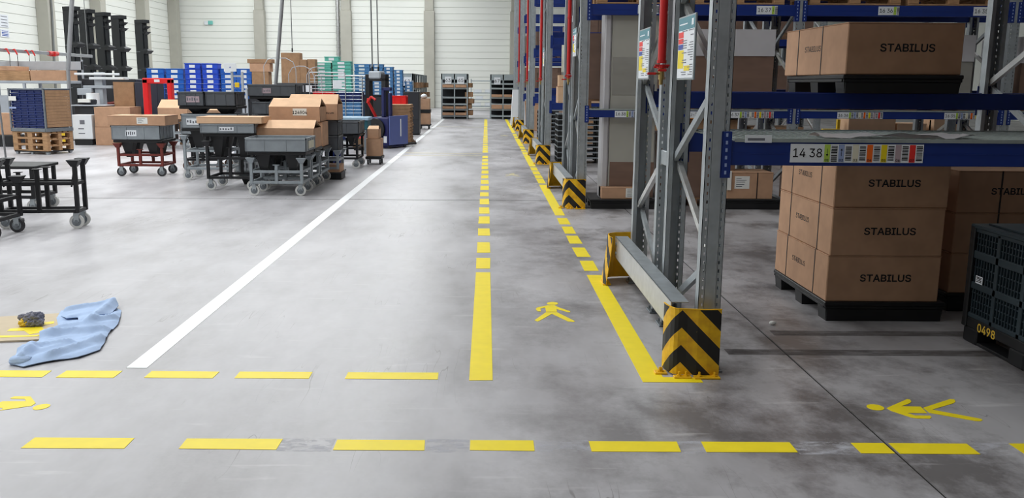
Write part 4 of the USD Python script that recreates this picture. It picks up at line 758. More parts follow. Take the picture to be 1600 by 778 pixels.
# cage of navy trays on pallets
a = math.degrees(math.atan2(.76, .25)) - 90
def local(px, py, ox=-10.05, oy=20.62, r=math.radians(a)):
    return (ox + px * math.cos(r) - py * math.sin(r), oy + px * math.sin(r) + py * math.cos(r))
wp2 = None
for i in range(3):
    lab = 'wooden pallet under the navy tray stack, %s of three' % ['lowest', 'middle', 'top'][i]; loc = (*local(-1.0, 0), .08 + i * .146)
    if wp2 is None: wp2 = wood_pallet(lab, loc, a, 'pallet_wood', 'pallets under the navy trays', 1.0, .8)
    else: dup(wp2, loc, a, lab)
t = thing('pallet_dolly', 'small steel dolly feet under the pallets with navy trays', 'dolly', (*local(-1.0, 0), 0), a); part(t, 'frame', [cb(.0, y, .05, 1.0, y + .05, .08, .003) for y in (.02, .74)] + [cb(x, .02, .05, x + .05, .78, .08, .003) for x in (.02, .48, .93)], 'black_paint'); part(t, 'foot', [frustum(x, y, 0, .05, .05, .05, .08, .08) for x in (.06, .5, .94) for y in (.06, .74)], 'galvanized')
ta = None
for i in range(11):
    lab = 'navy plastic tray in the stack on pallets at left, %s from the bottom' % ordn(i); loc = (*local(-1.0, .01), .60 + i * .08)
    if ta is None:
        ta = thing('stacked_tray', lab, 'tray', loc, a, 'navy trays on the pallets')
        part(ta, 'shell', [cb(.02, .02, 0, .95, .74, .05, .004), cb(.0, .0, .05, .97, .76, .076, .004)], 'navy_plastic'); part(ta, 'rib', [cb(x, .005, .0, x + .015, .02, .05, .002) for x in np.linspace(.06, .9, 5)], 'navy_plastic')
    else: dup(ta, loc, a, lab)
t = thing('stacking_frame', 'grey steel stacking frame with corrugated board side around the navy trays', 'frame', (*local(-1.0, 0), .52), a)
part(t, 'base_rail', [cb(-.02, -.02, 0, 1.0, .02, .08, .004), cb(-.02, .76, 0, 1.0, .80, .08, .004), cb(.98, -.02, 0, 1.03, .80, .08, .004)], 'galvanized_dark'); part(t, 'corner_post', [cb(x, y, 0, x + .04, y + .04, .98, .004) for x in (-.02, .975) for y in (-.02, .76)], 'galvanized_dark')
part(t, 'top_rail', [cb(-.02, -.02, .95, 1.02, .02, .98, .004), cb(.98, -.02, .95, 1.02, .80, .98, .004), cb(-.02, .76, .95, 1.02, .80, .98, .004)], 'galvanized_dark'); part(t, 'side_board', [cb(1.016, .02, .10 + i * .07, 1.03, .76, .10 + i * .07 + .068, .003) for i in range(12)], 'cardboard_dull', label='brown corrugated side board')
q = part(t, 'paper_label', bx(-.0, -.024, .70, .22, -.02, .80), 'paper'); q = part(t, 'paper_label', bx(-.0, -.024, .52, .2, -.02, .56), 'label_lilac')
# cloth, card and glove ball on the floor
t = thing('cardboard_sheet', 'flat cardboard sheet with yellow tape scraps, under the blue cloth', 'cardboard')
part(t, 'sheet', poly([(-3.75, 5.42), (-2.86, 5.60), (-2.90, 5.86), (-3.05, 6.27), (-3.9, 6.02)], .001, .012), 'sheet_card')
part(t, 'yellow_scrap', [poly(p, .0122, .0135) for p in ([(-3.20, 5.84), (-3.02, 5.90), (-2.93, 5.78), (-3.00, 5.70), (-3.08, 5.79), (-3.19, 5.78)], [(-3.4, 5.60), (-3.1, 5.63), (-2.93, 5.66), (-2.90, 5.70), (-3.02, 5.68), (-3.3, 5.66)], [(-3.5, 5.74), (-3.28, 5.76), (-3.2, 5.72), (-3.42, 5.70)], [(-3.12, 5.95), (-3.00, 6.04), (-2.97, 5.98), (-3.06, 5.90)])], 'tape_yellow')
t = thing('crumpled_glove', 'crumpled grey and yellow work glove ball on the cardboard sheet', 'glove', (-3.09, 5.93, .012))
def blob(c, s, seed, k=9., amp=.55):
    g = trimesh.creation.icosphere(4, 1.0); v = g.vertices; d = meshkit.fbm(v * k * .25 + seed, 4, seed); g.vertices = v * (.62 + amp * d)[:, None] * np.array(s) + np.array(c); g.vertices[:, 2] = np.maximum(g.vertices[:, 2], 0); return g
part(t, 'palm', blob((0, 0, .035), (.07, .06, .06), 3, 12, .7), 'glove_grey'); part(t, 'finger', [blob((.05, -.02, .025), (.035, .025, .03), 5, 12, .7), blob((-.07, .015, .05), (.04, .025, .025), 8, 12, .7), blob((.03, .03, .06), (.035, .03, .03), 9, 12, .7)], 'glove_grey'); part(t, 'yellow_cuff', blob((-.045, -.02, .022), (.04, .035, .032), 6, 12, .7), 'yellow_paint')
def cloth(outline, label_part, base, seed, amp, fold=0., edge_=.02, ridges=()):
    P = Polygon(outline); x0, y0, x1, y1 = P.bounds; st = .016; pts = []
    ring = [P.exterior.interpolate(d) for d in np.arange(0, P.exterior.length, st)]
    pts = [(p.x, p.y) for p in ring] + [(x, y) for x in np.arange(x0, x1, st) for y in np.arange(y0, y1, st) if P.buffer(-st * .6).contains(Point(x, y))]
    from scipy.spatial import Delaunay
    pts = np.array(pts); tri = Delaunay(pts).simplices; c = pts[tri].mean(1); tri = tri[[P.contains(Point(*q)) for q in c]]
    d = np.array([P.exterior.distance(Point(*q)) for q in pts]); q3 = np.c_[pts, np.zeros(len(pts))]
    dirs = pts @ np.array([math.cos(.95), math.sin(.95)]); perp = pts @ np.array([-math.sin(.95), math.cos(.95)])
    n = meshkit.fbm(np.c_[dirs * 2.2, perp * 8, np.zeros(len(pts))] + seed, 3, seed); n2 = meshkit.fbm(q3 * 9 + seed, 3, seed + 3)
    h = base + np.minimum(d / .05, 1) * edge_ + amp * np.abs(n - .5) * 2 * np.minimum(d / .03 + .25, 1) + .012 * n2
    for (ax, ay, bx_, by, hh, ww) in ridges:
        A, B = np.array([ax, ay]), np.array([bx_, by]); u = np.clip(((pts - A) @ (B - A)) / ((B - A) @ (B - A)), 0, 1); dd = np.linalg.norm(pts - (A + u[:, None] * (B - A)), axis=1); h = h + hh * np.maximum(0, 1 - dd / ww)
    z = np.c_[pts, h]; zz = np.c_[pts, h - .004]; a = tri[:, [0, 1, 2]]
    nrm = np.cross(pts[tri[:, 1]] - pts[tri[:, 0]], pts[tri[:, 2]] - pts[tri[:, 0]]); a[nrm < 0] = a[nrm < 0][:, ::-1]
    nr = len(ring); side = []
    for i in range(nr):
        j = (i + 1) % nr; side += [[i, i + len(pts), j], [j, i + len(pts), j + len(pts)]]
    return trimesh.Trimesh(np.r_[z, zz], np.r_[a, a[:, ::-1] + len(pts), side], process=False)
RID = [(-2.70, 5.93, -2.76, 6.50, .035, .05), (-3.0, 6.25, -2.80, 6.42, .02, .04), (-2.80, 5.34, -2.76, 5.12, .05, .05), (-2.92, 5.66, -2.55, 5.80, .035, .06), (-2.88, 5.34, -2.64, 5.48, .03, .045), (-2.62, 5.2, -2.48, 5.6, .03, .05), (-2.86, 5.8, -2.60, 6.1, .03, .05)]
t = thing('blue_cloth', 'crumpled light blue work shirt lying on the floor beside the cardboard', 'cloth')
part(t, 'body', cloth([(-2.80, 5.08), (-2.70, 5.03), (-2.62, 5.12), (-2.55, 5.17), (-2.46, 5.22), (-2.40, 5.38), (-2.44, 5.55), (-2.50, 5.75), (-2.53, 5.98), (-2.60, 6.2), (-2.66, 6.36), (-2.74, 6.42), (-2.78, 6.54), (-2.87, 6.43), (-2.98, 6.36), (-3.09, 6.34), (-3.02, 6.12), (-2.92, 5.93), (-2.95, 5.75), (-2.87, 5.56), (-2.90, 5.36)], 'body', .006, 2, .028, edge_=.008, ridges=RID), 'cloth_blue', smooth=28)
part(t, 'folded_flap', cloth([(-3.05, 6.33), (-2.98, 6.10), (-2.90, 6.02), (-2.84, 6.06), (-2.78, 5.93), (-2.70, 6.02), (-2.66, 6.2), (-2.70, 6.42), (-2.77, 6.52), (-2.86, 6.42), (-2.97, 6.36)], 'flap', .030, 5, .02, edge_=.006, ridges=RID[:2]), 'cloth_blue', smooth=28)
part(t, 'rolled_sleeve', [blob((-2.76, 5.12, .02), (.09, .075, .045), 12, 4, .3)], 'cloth_blue', smooth=28)
# ---------------------------------------------------------------- packing area in the middle distance
carton('carton', .93, .8, .485, 'large brown carton, lower of two, behind the red-brown cart', (-10.36, 23.9, 0.001)); carton('carton', .95, .8, .515, 'large brown carton, upper of two, behind the red-brown cart', (-10.35, 23.9, .488), print_front='STABILUS', th=.04)
carton('tall_carton', .56, .5, 1.66, 'tall brown carton standing beside the dark cabinet', (-10.15, 24.75, 0.001), m='cardboard_dull')
t = thing('cabinet', 'dark navy steel cabinet between the tall carton and the red arch', 'cabinet', (-9.55, 24.7, 0)); part(t, 'body', cb(0, 0, .05, .62, .5, 1.66, .008), 'cabinet_navy'); part(t, 'door', [cb(.01, -.015, .08, .305, 0, 1.63, .004)], 'cabinet_navy'); part(t, 'door', [cb(.315, -.015, .08, .61, 0, 1.63, .004)], 'cabinet_navy'); part(t, 'plinth', bx(.02, .02, 0, .60, .48, .05), 'black_plastic')
t = thing('strapping_arch', 'bright red strapping machine arch behind the red-brown cart', 'machine', (-8.98, 23.75, 0))
part(t, 'arch', [cb(0, 0, .80, .145, .22, 1.74, .02), cb(.64, 0, .80, .76, .22, 1.74, .02), cb(0, 0, 1.62, .76, .22, 1.765, .02)], 'red_paint'); part(t, 'logo_plate', bx(.32, -.002, 1.66, .46, 0, 1.73), 'label_white'); part(t, 'table', cb(-.1, -.2, .70, .86, .5, .80, .01), 'machine_grey'); part(t, 'cabinet', cb(.02, -.1, .08, .74, .4, .70, .01), 'cabinet_dark'); part(t, 'caster', [cyl((x, y, .04), (x + .03, y, .04), .04, 12) for x in (.06, .64) for y in (-.04, .34)], 'wheel_dark', kind='stuff')
for i, (x, y, z, w, h) in enumerate(((-8.3, 24.4, .0, .9, 1.0), (-8.0, 24.3, 1.002, .6, .14), (-8.25, 24.3, 1.145, .7, .13))): carton('carton', w, .5, h, 'dull brown carton seen through the red arch, %s' % ['at the bottom', 'in the middle', 'on top'][i], (x, y, z + .001), m='cardboard_dull')
tent_carton('brown carton with one raised flap, right of the red arch', -8.2, 22.6, .75, .75, .5, .28, .2); cart('grey cart under the carton with the raised flap', -8.2, 22.6, .75, .6, .74, 'grey_paint', mid=.4)
t = thing('waste_bin', 'white plastic bin left of the large brown cartons', 'bin', (-10.95, 23.9, 0)); part(t, 'body', [cb(0, 0, .16, .52, .5, .80, .01)], 'white_plastic'); part(t, 'base', cb(.02, .02, 0, .5, .48, .16, .01), 'black_plastic'); part(t, 'print', [bx(.2, -.0015, .55, .33, 0, .66), bx(.15, -.0015, .42, .3, 0, .45), bx(.15, -.0015, .3, .32, 0, .32)], 'print_grey')
t = thing('packing_desk', 'grey packing desk with keyboard and printer above the white bin', 'desk', (-11.1, 24.6, 0)); part(t, 'table_top', cb(0, -.4, 1.02, .95, .4, 1.05, .006), 'machine_grey'); part(t, 'leg', cb(.02, .3, 0, .08, .36, 1.02, .004), 'machine_grey'); part(t, 'leg', cb(.92, .3, 0, .98, .36, 1.02, .004), 'machine_grey'); part(t, 'drawer_box', cb(.05, -.3, .80, .7, .3, 1.02, .01), 'cabinet_dark')
t = thing('label_printer', 'dark printer with papers on the packing desk', 'printer', (-11.0, 24.4, 1.061)); part(t, 'body', cb(0, 0, 0, .42, .4, .13, .02), 'cabinet_dark'); part(t, 'paper', cb(.05, -.08, .05, .36, .3, .14, .003), 'paper')
t = thing('roll_holder', 'white round roll standing on the packing desk', 'roll', (-10.72, 24.75, 1.061)); part(t, 'roll', cyl((0, 0, 0), (0, 0, .30), .17, 20), 'white_plastic', smooth=40); part(t, 'core', cyl((0, 0, .30), (0, 0, .305), .05, 12), 'cardboard_inside')
t = thing('weighing_machine', 'pale grey packing machine with stacked arms in front of the black masts', 'machine', (-11.25, 25.2, 0)); part(t, 'column', [cb(.40, 0, 0, .62, .25, 1.92, .01)], 'machine_grey'); part(t, 'arm', cb(-.1, -.1, 1.84, 1.0, .3, 1.90, .01), 'white_plastic'); part(t, 'arm', cb(.3, -.1, 1.72, 1.25, .3, 1.79, .01), 'white_plastic'); part(t, 'arm', cb(.1, -.05, 1.48, .9, .25, 1.56, .01), 'machine_grey'); part(t, 'control_box', cb(-.05, -.1, 1.30, .35, .2, 1.48, .01), 'machine_grey')
t = thing('safety_post', 'yellow steel post left of the white bin', 'post', (-11.12, 23.75, 0)); part(t, 'tube', cyl((0, 0, .01), (-.05, 0, 1.15), .05, 12), 'yellow_paint', smooth=40); part(t, 'base', cb(-.12, -.12, 0, .12, .12, .012, .003), 'yellow_paint'); part(t, 'lamp', cb(-.10, -.06, 1.15, .02, .06, 1.32, .01), 'yellow_paint')
t = thing('dark_machine', 'dark machine housing behind the tall carton', 'machine', (-12.0, 27.0, 0)); part(t, 'housing', cb(0, 0, .1, 1.6, .8, 1.75, .02), 'cabinet_dark'); part(t, 'red_hose', tube([(-.1, -.05, 1.0), (.3, -.12, 1.1), (.8, -.1, 1.02), (1.4, -.06, 1.12)], .05), 'redbrown_paint'); part(t, 'foot', [bx(x, .1, 0, x + .1, .7, .1) for x in (.1, 1.4)], 'black_plastic')
# tall black masts
ms0 = None
for i, y in enumerate((34.7, 36.0, 37.5, 39.1, 41.7)):
    lab = 'tall black steel mast with pointed brackets, %s of the five from the left' % ordn(i)
    if ms0 is None:
        ms0 = thing('steel_mast', lab, 'mast', (-15.95, y, 0), -26, 'tall black masts')
        part(ms0, 'column', [cb(0, 0, 0, .46, .30, 4.42, .01)], 'mast_black'); part(ms0, 'side_plate', [cb(.46, .05, .3, .52, .25, 4.2, .01)], 'mast_black'); part(ms0, 'base_plate', cb(-.15, -.15, 0, .75, .5, .03, .005), 'mast_black')
        for z in (4.02, 3.78): part(ms0, 'bracket', [frustum(.50, .15, z, .10, .2, z + .12, .30, .3, dx=.05)], 'mast_black')
        part(ms0, 'head_plate', [cb(.02, -.02, 4.28, .60, .32, 4.43, .01)], 'mast_black')
        for z in (1.35, 2.12, 2.93):
            part(ms0, 'bracket', [frustum(.46, .15, z, .30, .3, z + .13, .52, .34, dx=.05), frustum(.50, .15, z + .13, .52, .34, z + .26, .08, .2, dx=-.10)], 'mast_black'); part(ms0, 'bar_plate', bx(.03, -.012, z + .08, .40, 0, z + .10), 'galvanized_dark')
    else: dup(ms0, (-15.95, y, 0), -26, lab)
# crates: blue, green, pale
def make_crate(label, L, W, H, m, loc, group, plate=True, name='plastic_crate'):
    t = thing(name, label, 'crate', loc, 0, group)
    part(t, 'shell', [cb(.012, .012, 0, L - .012, W - .012, H - .03, .006), cb(0, 0, H - .032, L, W, H - .004, .004)], m)
    if plate: part(t, 'label_plate', [bx(L * .3, .006, H * .12, L * .66, .0119, H * .72)], 'label_white')
    return t
def crate_stack(x, y, n, z0, L, W, H, m, desc, plate=True):
    grp = 'crates in the ' + desc; src = None; base = thing('bulk_container', 'dark bulk container under the ' + desc, 'container', (x, y, 0)); part(base, 'body', [cb(0, 0, .12, L - .01, W, z0 - .02, .01), cb(-.0, -.0, z0 - .06, L - .005, W, z0 - .002, .006)], 'cabinet_dark'); part(base, 'foot', [cb(a, .02, 0, a + .1, W - .02, .12, .004) for a in (.02, L - .14)], 'black_plastic')
    for i in range(n):
        lab = 'crate %s in the %s' % ('at the top' if i == n - 1 else ordn(n - 1 - i) + ' from the top', desc); loc = (x + random.uniform(-.008, .008), y + random.uniform(-.01, .01), z0 + i * H)
        if src is None: src = make_crate(lab, L - .012, W, H, m, loc, grp, plate)
        else: dup(src, loc, 0, lab)
BL = [(-11.25, 2.11, 'blue_tray', 'leftmost blue crate stack'), (-10.60, 2.11, 'blue_tray', 'second blue crate stack from the left'), (-9.92, 2.28, 'royal_tray', 'taller royal blue crate stack, left one'), (-9.35, 2.28, 'royal_tray', 'taller royal blue crate stack, right one'), (-8.80, 2.12, 'blue_tray', 'blue crate stack right of the taller ones'), (-8.28, 2.12, 'blue_tray', 'rightmost blue crate stack')]
for x, zt, m, d in BL:
    n = 6; crate_stack(x, 30.0 + (0 if m == 'royal_tray' else .15), n, zt - n * .165, .60 if x < -10 else .54, .45, .165, m, d)
GR = [(-5.92, 31.0, .66, 2.36, 'teal_tray', 'left green crate stack', 9), (-5.24, 31.0, .66, 2.40, 'teal_tray', 'right green crate stack', 9), (-4.64, 32.0, .56, 2.33, 'steel_blue_tray', 'pale and blue crate stack beside the green ones', 9), (-4.06, 32.0, .44, 2.33, 'steel_blue_tray', 'blue crate stack behind the stacker mast', 9), (-3.60, 32.0, .34, 2.24, 'steel_blue_tray', 'blue crate stack right of the stacker mast', 9), (-3.24, 32.0, .31, 2.14, 'steel_blue_tray', 'narrow pale blue crate stack near shelf 61', 9), (-2.90, 32.2, .28, 1.74, 'steel_blue_tray', 'lowest pale blue crate stack below board 61', 4)]
for x, y, w, zt, m, d, n in GR: crate_stack(x, y, n, zt - n * .118, w, .5, .118, m, d)
make_crate('single pale green crate on top between the green stacks', .5, .4, .15, 'teal_tray', (-5.50, 31.0, 2.402), None)
# cartons above, poles and cables
for i, (x, y, w, z, h, sh) in enumerate(((-7.85, 30, .80, 2.30, .13, 0), (-7.78, 30.02, .66, 2.02, .279, 0), (-7.72, 30.02, .55, 1.50, .519, 0), (-6.75, 30.05, .62, 1.62, 1.02, 0), (-6.12, 30.0, .22, 1.62, .80, 0), (-5.89, 30.05, .25, 1.62, .82, 0))):
    carton('tall_carton', w, .45, h, 'brown carton above the back bins, %s' % ['topmost of the leaning left pile', 'middle of the leaning left pile', 'bottom of the leaning left pile', 'tall wide one right of the grey pole', 'narrow one right of the tall one', 'narrow one beside the green crates'][i], (x, y, z), m='cardboard_dull' if i != 1 else 'cardboard', flaps=False)
t = thing('work_platform', 'grey machine frame carrying the brown cartons behind the back bins', 'machine', (-7.9, 29.8, 0)); part(t, 'platform', cb(0, 0, 1.44, 2.3, .8, 1.498, .01), 'machine_grey'); part(t, 'upper_platform', cb(1.1, .15, 1.56, 2.3, .8, 1.618, .01), 'machine_grey'); part(t, 'upper_support', cb(1.12, .3, 1.498, 2.2, .7, 1.56, .005), 'machine_grey'); part(t, 'leg', [cb(x, y, 0, x + .07, y + .07, 1.44, .005) for x in (0, 1.1, 2.22) for y in (0, .7)], 'machine_grey', kind='stuff'); part(t, 'cabinet', cb(.1, .1, .1, 1.0, .7, 1.40, .01), 'cabinet_dark')
t = thing('control_machine', 'dark machine with display panels between the cartons and the wire cage', 'machine', (-5.72, 24.9, 0)); part(t, 'housing', cb(0, 0, .06, .98, .7, 1.66, .02), 'cabinet_dark'); part(t, 'panel', cb(.42, -.012, 1.42, .72, 0, 1.60, .004), 'machine_grey'); part(t, 'panel', cb(.10, -.012, 1.20, .72, 0, 1.33, .004), 'white_plastic'); part(t, 'panel', cb(.78, -.012, 1.42, .95, 0, 1.60, .004), 'label_white'); part(t, 'foot', [bx(x, .1, 0, x + .1, .6, .06) for x in (.1, .8)], 'black_plastic')
t = thing('machine_stand', 'two grey posts with white sign board and yellow device before the carton piles', 'stand', (-5.75, 20.5, 0))
for x in (0, .23): part(t, 'post', cb(x, 0, 0, x + .05, .05, 1.98 if x == 0 else 1.90, .004), 'machine_grey')
part(t, 'cross_bar', cb(.05, .01, 1.78, .23, .04, 1.82, .003), 'machine_grey'); part(t, 'sign_board', cb(-.14, -.02, 1.90, .14, -.005, 2.09, .003), 'white_plastic'); q = part(t, 'sign_mark', poly([(-.015, 0), (.015, 0), (0, .04)], 0, .001).apply_transform([[1, 0, 0, 0], [0, 0, 1, -.0215], [0, 1, 0, 1.98], [0, 0, 0, 1]]), 'label_blue'); part(t, 'device', cb(.08, .0, 1.55, .18, .05, 1.66, .01), 'yellow_paint'); part(t, 'base', cb(-.05, -.1, 0, .33, .2, .02, .003), 'machine_grey')
t = thing('bow_frame', 'white bent tube frame arching over the brown cartons', 'frame', (-6.95, 28.5, 0))
for k, (a, b, h) in enumerate(((.0, 1.0, 2.42), (.75, 1.55, 2.18), (1.3, 1.75, 2.16))): part(t, 'bent_tube', tube([(a, k * .1, 0), (a, k * .1, h - .25), (a + .12, k * .1, h - .05), (a + .3, k * .1, h), (b - .3 if b - a > .7 else b - .1, k * .1, h), (b - .08, k * .1, h - .12), (b, k * .1, h - .35), (b, k * .1, 0)], .011), 'machine_grey')
t = thing('lifter_tube', 'thick grey hanging tube of a lifting aid, tilted, before the far wall', 'tube', (0, 0, 0)); part(t, 'upper_tube', cyl((-4.18, 18, 1.5), (-3.75, 18, 5.2), .036, 14), 'pole_grey', smooth=40); part(t, 'hanger', cyl((-3.75, 18, 5.2), (-3.75, 18, HALL), .03, 10), 'pole_grey'); part(t, 'handle', [cyl((-4.20, 18, 1.33), (-4.18, 18, 1.52), .045, 12), cyl((-4.33, 18, 1.38), (-4.05, 18, 1.38), .015, 8)], 'black_paint')
t = thing('hoist_tube', 'grey vertical tube standing in front of the leftmost black mast', 'tube', (-11.87, 25.9, 0)); part(t, 'upper_tube', cyl((0, 0, 2.0), (.62, 0, 6.5), .06, 12), 'pole_grey', smooth=40); part(t, 'lower_tube', cyl((-.04, 0, .02), (0, 0, 2.0), .05, 12), 'pole_grey', smooth=40); part(t, 'base', cyl((-.04, 0, 0), (-.04, 0, .02), .2, 16), 'black_paint')
for i, (x, y, zb, r) in enumerate(((-6.36, 30, 2.78, .015), (-3.06, 24.5, 2.10, .02), (-2.90, 24.5, 2.10, .016))):
    t = thing('hanging_cable', 'thin grey cable hanging from the roof, %s' % ['above the tall brown carton', 'left of the pair over the stacker', 'right of the pair over the stacker'][i], 'cable', (x, y, 0)); part(t, 'cable', cyl((0, 0, zb), (-.06 * (i > 0), 0, HALL), r, 8), 'cable_grey'); part(t, 'plug', cyl((0, 0, zb - .12), (0, 0, zb), r * 1.6, 8), 'black_plastic')
t = thing('foil_pipe', 'shiny foil-wrapped vertical pipe beside a concrete column on the far wall', 'pipe', (-10.28, 63.6, 0)); part(t, 'pipe', [cyl((0, 0, z), (0, 0, z + .235), .14 if i % 2 else .125, 14) for i, z in enumerate(np.arange(0, HALL - .2, .24))], 'foil')
t = thing('wall_cable', 'dark cable running down the left concrete column', 'cable', (0, 0, 0)); part(t, 'cable', tube([(XL + .66, 44.9, HALL), (XL + .66, 44.9, 5), (XL + .66, 44.75, 2.6), (XL + .66, 44.6, 0.02)], .05), 'cable_grey')
t = thing('emergency_lamp', 'small pale green emergency lamp high on the far wall', 'lamp', (-19.6, 63.85, 5.6)); part(t, 'housing', [cb(0, 0, 0, .28, .12, .26, .05)], 'white_plastic'); part(t, 'lens', [cb(.28, 0, 0.02, .6, .12, .28, .06)], 'green_lamp')
for i, (z0, z1) in enumerate(((3.62, 3.98), (4.05, 4.62))):
    t = thing('wall_notice', 'white notice board on the left wall, %s one' % ['lower', 'upper'][i], 'notice', (XL + .01, 41.2, z0)); part(t, 'board', cb(0, 0, 0, .02, .75, z1 - z0, .003), 'label_white'); part(t, 'text_line', [bx(.02, .1, z, .023, .65, z + .03) for z in np.linspace(.06, z1 - z0 - .1, 4)], 'print_grey' if i else 'label_blue')
# tool rail and cartons at far left
t = thing('tool_rail', 'grey overhead rail with red hose hooks at the left, before the wall', 'rail', (0, 0, 0)); part(t, 'rail', cb(-14.06, 22.0, 2.50, -13.98, 32.5, 2.60, .01), 'pole_grey'); part(t, 'support', [cb(-14.06, y, 0, -13.98, y + .08, 2.50, .005) for y in (22.0,)], 'pole_grey')
for i, y in enumerate((26.6, 27.05, 27.75, 28.1)): q = part(t, 'hook', [cyl((-14.02, y, 2.56), (-13.93, y, 2.59), .018, 8), cyl((-13.93, y, 2.59), (-13.86, y, 2.44), .024, 8)], 'red_handle'); part(q, 'cord', cyl((-13.86, y, 1.75), (-13.86, y, 2.45), .008, 6), 'black_plastic')
part(t, 'red_fitting', [cyl((-14.02, 29.6, 2.46), (-14.02, 29.6, 2.60), .10, 12), cyl((-14.02, 29.3, 2.55), (-14.02, 29.9, 2.55), .075, 10)], 'red_handle')
part(t, 'hanger_rod', [cyl((-14.02, y, 2.6), (-14.02, y, HALL), .012, 6) for y in (24.5, 32.2)], 'cable_grey', kind='stuff')
t = thing('storage_rack', 'grey bench frame carrying brown cartons behind the navy trays', 'rack', (-14.6, 26.2, 0)); part(t, 'shelf', cb(0, 0, 1.60, 2.6, 1.0, 1.68, .01), 'machine_grey'); part(t, 'leg', [cb(x, y, 0, x + .07, y + .07, 1.60, .005) for x in (0, 1.25, 2.53) for y in (0, .93)], 'machine_grey', kind='stuff'); part(t, 'cabinet', cb(.15, .1, .2, 1.2, .9, 1.25, .01), 'machine_grey'); part(t, 'back_bar', [cb(0, .95, 2.0, 2.6, 1.0, 2.25, .006)], 'machine_grey')
part(t, 'back_post', [cb(x, .95, 1.68, x + .05, 1.0, 2.3, .004) for x in (0, 2.55)], 'machine_grey')
for i, (x, w, h, z) in enumerate(((.05, 1.35, .28, 1.681), (1.42, 1.0, .30, 1.681), (.05, .95, .13, 1.962))): carton('carton', w, .8, h, 'brown carton on the bench behind the navy trays, %s' % ['left', 'right', 'flat one on top'][i], (-14.55 + x, 26.25, z), m='pallet_wood' if i == 0 else 'cardboard', flaps=i != 2)
carton('carton', .8, .5, .55, 'brown carton low behind the navy tray stack at the left edge', (-13.0, 23.2, .30), m='cardboard'); solo('plastic_block', cb(-13.05, 23.15, .001, -12.15, 23.75, .299, .02), 'black_plastic', 'black block under the brown carton at the left edge', 'block')
# wire cage with crates, conveyor table
t = thing('wire_cage', 'chrome wire roll cage holding red and blue boxes, behind the open cartons', 'wire cage', (-4.70, 24.2, 0))
part(t, 'frame', [x for p in ([(0, 0, .15), (0, 0, 1.90), (.03, 0, 1.94), (.92, 0, 1.94), (.95, 0, 1.90), (.95, 0, .15)], [(0, .8, .15), (0, .8, 1.86), (1.4, .8, 1.86), (1.4, .8, .15)], [(1.4, 0, .15), (1.4, 0, 1.86), (.95, 0, 1.86)]) for x in tube(p, .016)], 'chrome')
part(t, 'wire', [cyl((0, 0, z), (1.4, 0, z), .006, 6) for z in np.arange(.25, 1.85, .09)] + [cyl((x, 0, .15), (x, 0, 1.86), .006, 6) for x in (.33, .63, 1.15)], 'chrome', kind='stuff'); part(t, 'base', cb(0, 0, .12, 1.4, .8, .16, .005), 'galvanized_dark'); part(t, 'notice', bx(.62, -.012, 1.52, .86, -.009, 1.74), 'label_white'); part(t, 'caster', [cyl((x, y, .06), (x + .03, y, .06), .06, 12) for x in (.05, 1.3) for y in (.08, .72)], 'wheel_dark', kind='stuff')
for i, (x, w, z, h, m_) in enumerate(((.06, .62, .165, .60, 'navy_plastic'), (.70, .64, .165, .60, 'navy_plastic'), (.06, .60, .77, .48, 'pale_tray'), (.70, .66, .77, .40, 'steel_blue_tray'), (.06, .60, 1.255, .18, 'red_paint'), (.70, .66, 1.175, .26, 'navy_plastic'))):
    bin_('%s box in the wire cage, %s' % ({'navy_plastic': 'navy', 'pale_tray': 'pale', 'steel_blue_tray': 'mid blue', 'red_paint': 'red'}[m_], ['bottom left', 'bottom right', 'middle left', 'middle right', 'upper left', 'upper right'][i]), -4.70 + x, 24.26, z, w, .66, h, m_, plate=None, name='storage_box')
t = thing('conveyor_table', 'grey-blue flat conveyor table with teal skirt left of the stacker', 'table', (-3.82, 21.3, 0)); part(t, 'table_top', cb(0, 0, .80, 1.05, .7, .87, .01), 'pale_tray'); part(t, 'skirt', cb(.03, .05, .58, 1.02, .65, .80, .01), 'teal_dark'); part(t, 'leg', [cb(x, y, 0, x + .06, y + .06, .58, .004) for x in (.05, .92) for y in (.06, .58)], 'galvanized_dark')
bin_('red bin right of the wire cage behind the stacker', -2.75, 25.6, .90, .5, .5, .42, 'red_paint', plate=None, name='storage_box'); bin_('navy bin under the red bin behind the stacker', -2.78, 25.6, 0.001, .55, .5, .895, 'navy_plastic', plate=None, name='storage_box')
# electric stacker
t = thing('pallet_stacker', 'navy electric pallet stacker with black mast and red handle beside the white line', 'stacker', (-3.02, 23.5, 0), -28)
part(t, 'body', [cb(.0, .0, .06, .58, .9, .80, .03), cb(.05, .05, .02, .55, .85, .06, .01)], 'stacker_navy'); q = part(t, 'side_cover', cb(.575, .02, .09, .60, .88, .84, .01), 'stacker_side'); part(q, 'side_print', bx(.60, .50, .30, .602, .56, .75), 'label_white')
part(t, 'round_guard', cyl((.20, -.06, .50), (.20, 0, .50), .27, 28), 'black_plastic', smooth=40); part(t, 'guard_ring', cyl((.20, -.075, .50), (.20, -.06, .50), .12, 20), 'cabinet_dark'); part(t, 'label_plate', bx(.42, -.004, .15, .52, 0, .32), 'label_white')
part(t, 'lift_frame', [cb(.26, .15, .80, .34, .25, 1.56, .008), cb(.47, .15, .80, .54, .25, 1.42, .008), cb(.26, .15, 1.48, .54, .25, 1.56, .008)], 'stacker_navy')
